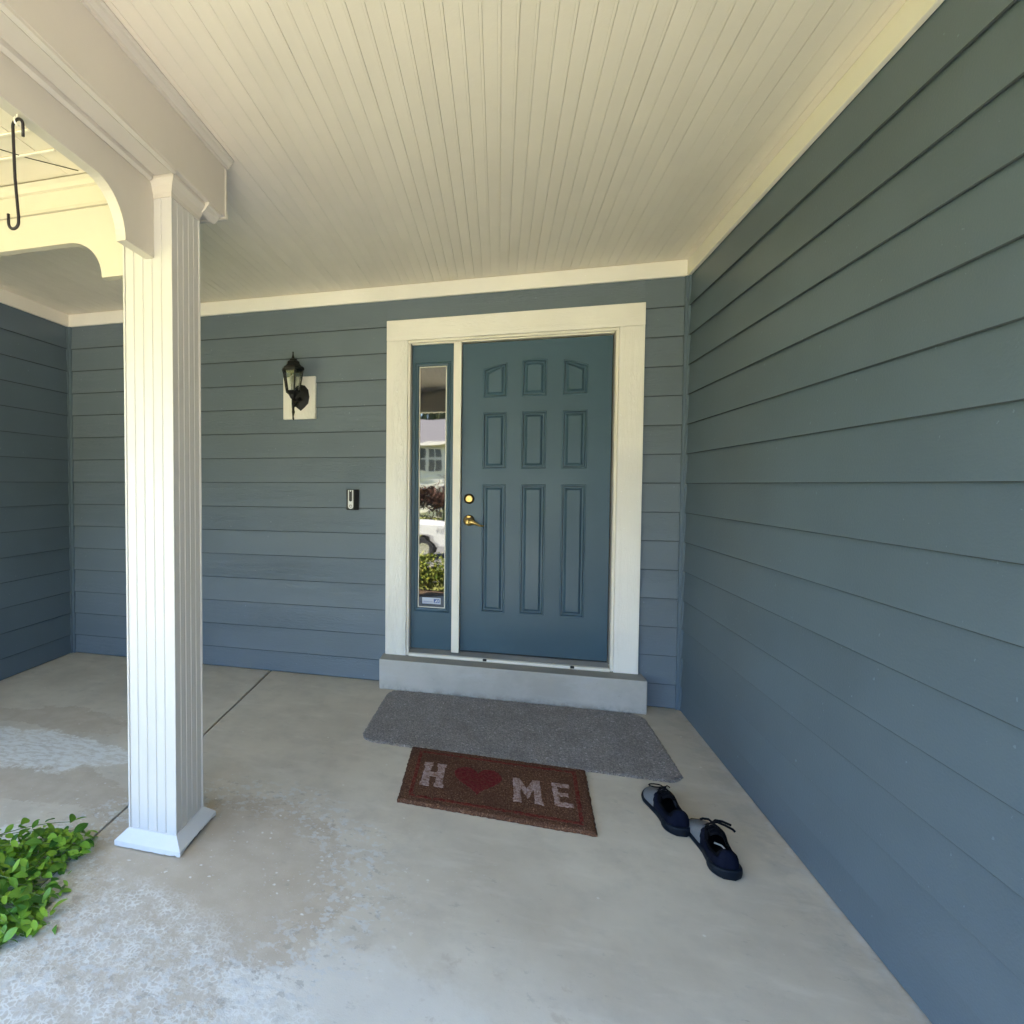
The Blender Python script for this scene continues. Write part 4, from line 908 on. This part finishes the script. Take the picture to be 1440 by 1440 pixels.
# shrub by the porch edge
M_BLEAF = NT('shrub_leaf', (0.16, 0.20, 0.03), 0.6).m
a = NT('shrub_leaf_mixed', rough=0.55, spec=0.3); g_ = a.n('ShaderNodeNewGeometry').outputs['Random Per Island']; c = a.mix(g_, (0.06, 0.12, 0.015), (0.34, 0.34, 0.06)); a.col(c); M_BLEAF = a.m
a = NT('dark_foliage', rough=0.7, spec=0.2); g_ = a.n('ShaderNodeNewGeometry').outputs['Random Per Island']; a.col(a.mix(g_, (0.020, 0.035, 0.012), (0.07, 0.085, 0.03))); M_DLEAF = a.m
a = NT('plum_foliage', rough=0.7, spec=0.2); g_ = a.n('ShaderNodeNewGeometry').outputs['Random Per Island']; a.col(a.mix(g_, (0.035, 0.018, 0.014), (0.12, 0.060, 0.045))); M_PLUM = a.m
def foliage(name, parent, n, rad, size, mat, seed, loc=(0, 0, 0)):
    r = random.Random(seed); vv, ff = [], []
    cl = [Vector((r.gauss(0, .45) * rad[0], r.gauss(0, .45) * rad[1], r.gauss(0, .45) * rad[2])) for _ in range(max(8, n // 60))]
    for k in range(n):
        c = r.choice(cl) + Vector((r.gauss(0, .17) * rad[0], r.gauss(0, .17) * rad[1], r.gauss(0, .17) * rad[2]))
        u = Vector((r.gauss(0, 1), r.gauss(0, 1), r.gauss(0, 1))).normalized(); w = u.orthogonal().normalized(); s = size * r.uniform(.6, 1.3)
        i = len(vv); vv += [c - u * s, c + w * s * .45, c + u * s, c - w * s * .45]; ff.append((i, i + 1, i + 2, i + 3))
    return obj(name, mesh_from(name, vv, ff, mat), parent, loc)
def shrub(loc, rad, n, size, mat, label, seed, cat='shrub', grp=None):
    t = empty('shrub', loc, label, cat, 0, grp)
    foliage('foliage', t, n, rad, size, mat, seed, (0, 0, rad[2])); bm = bmesh.new()
    r = random.Random(seed)
    for k in range(7):
        a_ = r.uniform(0, 6.28); add_tube(bm, [(0, 0, 0), (math.cos(a_) * rad[0] * .3, math.sin(a_) * rad[1] * .3, rad[2] * .8), (math.cos(a_) * rad[0] * .7, math.sin(a_) * rad[1] * .7, rad[2] * 1.5)], [0.012, 0.008, 0.004], 5)
    bmesh_obj('branches', bm, M_STEM, t); return t
shrub((-0.98, -5.9, -0.45), (0.42, 0.35, 0.27), 2600, 0.035, M_BLEAF, 'yellow-green shrub in the bed reflected low in the sidelight, left one', 3)
shrub((-0.55, -6.0, -0.47), (0.35, 0.32, 0.24), 2200, 0.035, M_BLEAF, 'yellow-green shrub in the bed reflected low in the sidelight, right one', 4)
shrub((-1.9, -5.3, -0.42), (0.45, 0.35, 0.28), 2000, 0.035, M_BLEAF, 'yellow-green shrub at the far left end of the planting bed', 5)
# pickup
def pickup(loc):
    t = empty('pickup_truck', loc, 'pale silver pickup truck parked in the street, reflected in the sidelight', 'truck')
    MT = NT('truck_paint', (0.62, 0.61, 0.60), 0.25, 0.2).m; MG = NT('truck_glass', (0.02, 0.02, 0.025), 0.05).m; MR = NT('tail_red', (0.45, 0.02, 0.02), 0.3).m; MTY = NT('tyre', (0.02, 0.02, 0.02), 0.85).m; MC = NT('chrome', (0.5, 0.5, 0.5), 0.25, 1.0).m; MGY = NT('cladding', (0.30, 0.29, 0.28), 0.5).m
    # local: x forward = -x ; tail at x=0, nose at x=-5.6
    def arch_(cx_, r, n=12): return [(cx_ + r * math.cos(math.pi * k / n), 0.42 + r * math.sin(math.pi * k / n)) for k in range(n + 1)]
    low = [(0.0, 0.62), (0.0, 0.50)] ; out = [(-0.02, 1.32), (0.0, 1.25), (0.0, 0.55), (-0.35, 0.50)] + [(p_[0], p_[1]) for p_ in arch_(-1.15, 0.48)] + [(-1.75, 0.42), (-3.95, 0.42)] + arch_(-4.55, 0.48) + [(-5.3, 0.45), (-5.6, 0.55), (-5.62, 1.0), (-5.4, 1.15), (-4.2, 1.25), (-4.0, 1.30), (-1.9, 1.32)]
    bm = bmesh.new(); add_prism(bm, out, 'y', -0.95, 0.95, 0.02); bmesh_obj('body', bm, MT, t)
    bm = bmesh.new(); add_prism(bm, [(-1.95, 1.31), (-2.05, 1.85), (-3.25, 1.88), (-4.05, 1.29)], 'y', -0.80, 0.80, 0.03); cab = bmesh_obj('cab', bm, MT, t)
    for (a_, b_) in ((-2.15, -2.85), (-2.95, -3.75)):
        bm = bmesh.new(); z1 = 1.78; add_prism(bm, [(a_, 1.36), (a_, z1), (b_ + (0.35 if b_ < -3 else 0), z1), (b_, 1.36)], 'y', 0.80, 0.812); bmesh_obj('side_window', bm, MG, cab)
    for cx_ in (-1.15, -4.55):
        for sy in (-1, 1):
            bm = bmesh.new(); add_lathe(bm, [(0.25, -0.12), (0.37, -0.12), (0.39, -0.08), (0.39, 0.08), (0.37, 0.12), (0.25, 0.12)], 24, (cx_, sy * 0.85, 0.39), 'y'); wh = bmesh_obj('wheel', bm, MTY, t)
            bm = bmesh.new(); add_lathe(bm, [(0.05, -0.125), (0.22, -0.125), (0.24, 0.0), (0.22, 0.125), (0.05, 0.125)], 12, (cx_, sy * 0.85, 0.39), 'y'); bmesh_obj('rim', bm, MC, wh)
        bm = bmesh.new(); pts = arch_(cx_, 0.56) + arch_(cx_, 0.47)[::-1]; add_prism(bm, pts, 'y', 0.945, 0.985); bmesh_obj('fender_flare', bm, MGY, t)
    box('bumper', -0.02, 0.22, -0.92, 0.92, 0.45, 0.68, MC, t, 0.03); box('tail_light', -0.05, 0.012, 0.80, 0.962, 0.85, 1.22, MR, t, 0.01); box('tail_light', -0.05, 0.012, -0.962, -0.80, 0.85, 1.22, MR, t, 0.01)
    box('side_cladding', -3.9, -1.75, 0.951, 0.97, 0.42, 0.58, MGY, t)
    # 4x4 marking on the bed side: flat print
    cu = bpy.data.curves.new('bed_marking', 'FONT'); cu.body = '4x4'; cu.size = 0.26; cu.extrude = 0.002; cu.align_x = 'CENTER'
    tmp = bpy.data.objects.new('bed_marking', cu); COL.objects.link(tmp); bpy.context.view_layer.update(); me_ = bpy.data.meshes.new_from_object(tmp); bpy.data.objects.remove(tmp); o = bpy.data.objects.new('bed_marking', me_); link(o, t); o.location = (-0.45, 0.955, 1.0); o.rotation_euler = (R(90), 0, R(180)); me_.materials.append(MGY)
    t.scale = (1, 1, 1); return t
pickup((-1.32, -18.6, -1.47))
shr = [(-9.5, 5), (-7.7, 6), (-5.9, 7), (-4.1, 8), (-2.3, 9), (-0.5, 10), (1.3, 11)]
LAB = ['dark green hedge bush across the road, %s' % q for q in ('far left one', 'second from the left', 'third from the left', 'middle one', 'third from the right', 'second from the right', 'far right one')]
for (x, sd_), lb in zip(shr, LAB): shrub((x, -30.0, -1.49), (1.15, 0.7, 0.42), 900, 0.10, M_DLEAF, lb, sd_, grp='hedge bushes across the road')
for (x, sd_, lb) in ((-6.6, 21, 'dark plum-leaved small tree in front of the far house, left one'), (-3.4, 22, 'dark plum-leaved small tree in front of the far house, right one')):
    t = empty('plum_tree', (x, -36.5, -1.49), lb, 'tree', 0, 'plum trees before the far house'); foliage('crown', t, 5000, (1.8, 1.2, 0.95), 0.13, M_PLUM, sd_, (0, 0, 1.75))
    bm = bmesh.new(); add_tube(bm, [(0, 0, 0), (0.05, 0, 0.9), (0.0, 0.05, 2.0)], [0.10, 0.08, 0.03], 8); bmesh_obj('trunk', bm, M_STEM, t)
# unseen trees added to block low sky light from the porch
TL = ['behind the hedge on the left', 'at the left end of the road', 'at the far left of the lawn', 'left of the far house', 'right of the far house', 'right across the road', 'at the right end of the lawn', 'far right behind the road', 'far left behind the road', 'beside the left end of the porch']
for k, (x, y, h) in enumerate([(-14, -27, 9), (-24, -20, 10), (-30, -8, 9), (-13, -34, 11), (9, -28, 10), (17, -25, 9), (25, -16, 10), (20, -36, 12), (-22, -38, 12), (-20, -2, 8)]):
    t = empty('sky_block_tree', (x, y, -1.49), 'leafy tree added outside the frame to block sky, ' + TL[k], 'tree', 0, 'added sky-blocking trees beyond the lawn'); foliage('crown', t, 3000, (4.2, 4.2, 3.4), 0.40, M_DLEAF, 50 + k, (0, 0, h * 0.62))
    bm = bmesh.new(); add_tube(bm, [(0, 0, 0), (0.1, 0, h * .3), (0, 0, h * .7)], [0.3, 0.22, 0.1], 8); bmesh_obj('trunk', bm, M_STEM, t)
# far house
hs = empty('far_house', (-6.0, -46.0, -1.49), 'two-storey white-sided house with grey roof across the road', 'house')
a = NT('white_siding', rough=0.7); z_ = a.sep(a.obj())[2]; lp_ = a.math('FRACT', a.math('MULTIPLY', z_, 5.0)); a.col((0.80, 0.78, 0.74, 1)); a.bump(lp_, 0.03, 1.0); M_WS = a.m
M_SH2 = NT('grey_shingles', (0.11, 0.105, 0.115), 0.9).m; M_WIN = NT('window_glass', (0.03, 0.035, 0.04), 0.06).m; M_SHT = NT('shutter', (0.05, 0.05, 0.06), 0.6).m
for k in range(26):
    z0_ = 0.3 + k * 0.2; pts = [(0.0, z0_), (0.035, z0_), (0.01, z0_ + 0.2), (0.0, z0_ + 0.2)]; prism('siding_course', pts, 'x', -9, 9, M_WS, hs)
box('house_body', -9, 9, -8, -0.005, 0, 5.5, M_WS, hs)
bm = bmesh.new(); add_prism(bm, [(0.7, 5.45), (-4.0, 7.75), (-8.7, 5.45)], 'x', -9.5, 9.5); bmesh_obj('roof', bm, M_SH2, hs)
box('gutter', -9.5, 9.5, 0.70, 0.86, 5.40, 5.55, M_WHITE, hs)
for x in (-6.8, -3.6, -0.4, 0.95, 3.6, 6.8):
    hs.scale = (1, 1, 1.16)
    w_ = 0.55 if x in (-0.4, 0.95) else 0.75
    f_ = box('window', x - w_, x + w_, 0.04, 0.09, 3.55, 5.05, M_WIN, hs)
    for (x0, x1, z0_, z1_) in ((x - w_ - .1, x - w_, 3.45, 5.15), (x + w_, x + w_ + .1, 3.45, 5.15), (x - w_, x + w_, 5.05, 5.15), (x - w_, x + w_, 3.45, 3.55), (x - .03, x + .03, 3.55, 5.05), (x - w_, x + w_, 4.27, 4.33)): box('window_frame', x0, x1, 0.06, 0.12, z0_, z1_, M_WHITE, f_)
for x in (-7.0, -2.2, 2.8): box('garage_window', x - 1.2, x + 1.2, 0.04, 0.10, 0.3, 2.3, M_WIN, hs)
for (x, y, sd_) in ((-16, -62, 31), (-5, -66, 32), (8, -60, 33)):
    t = empty('shade_tree', (x, y, -1.49), 'tall green tree behind the far house, %s' % {-16: 'left', -5: 'middle', 8: 'right'}[x], 'tree', 0, 'trees behind the far house'); foliage('crown', t, 7000, (6, 4, 3.6), 0.45, M_DLEAF, sd_, (0, 0, 8.5))
    bm = bmesh.new(); add_tube(bm, [(0, 0, 0), (0.2, 0, 3.5), (0, 0, 8)], [0.4, 0.3, 0.12], 8); bmesh_obj('trunk', bm, M_STEM, t)
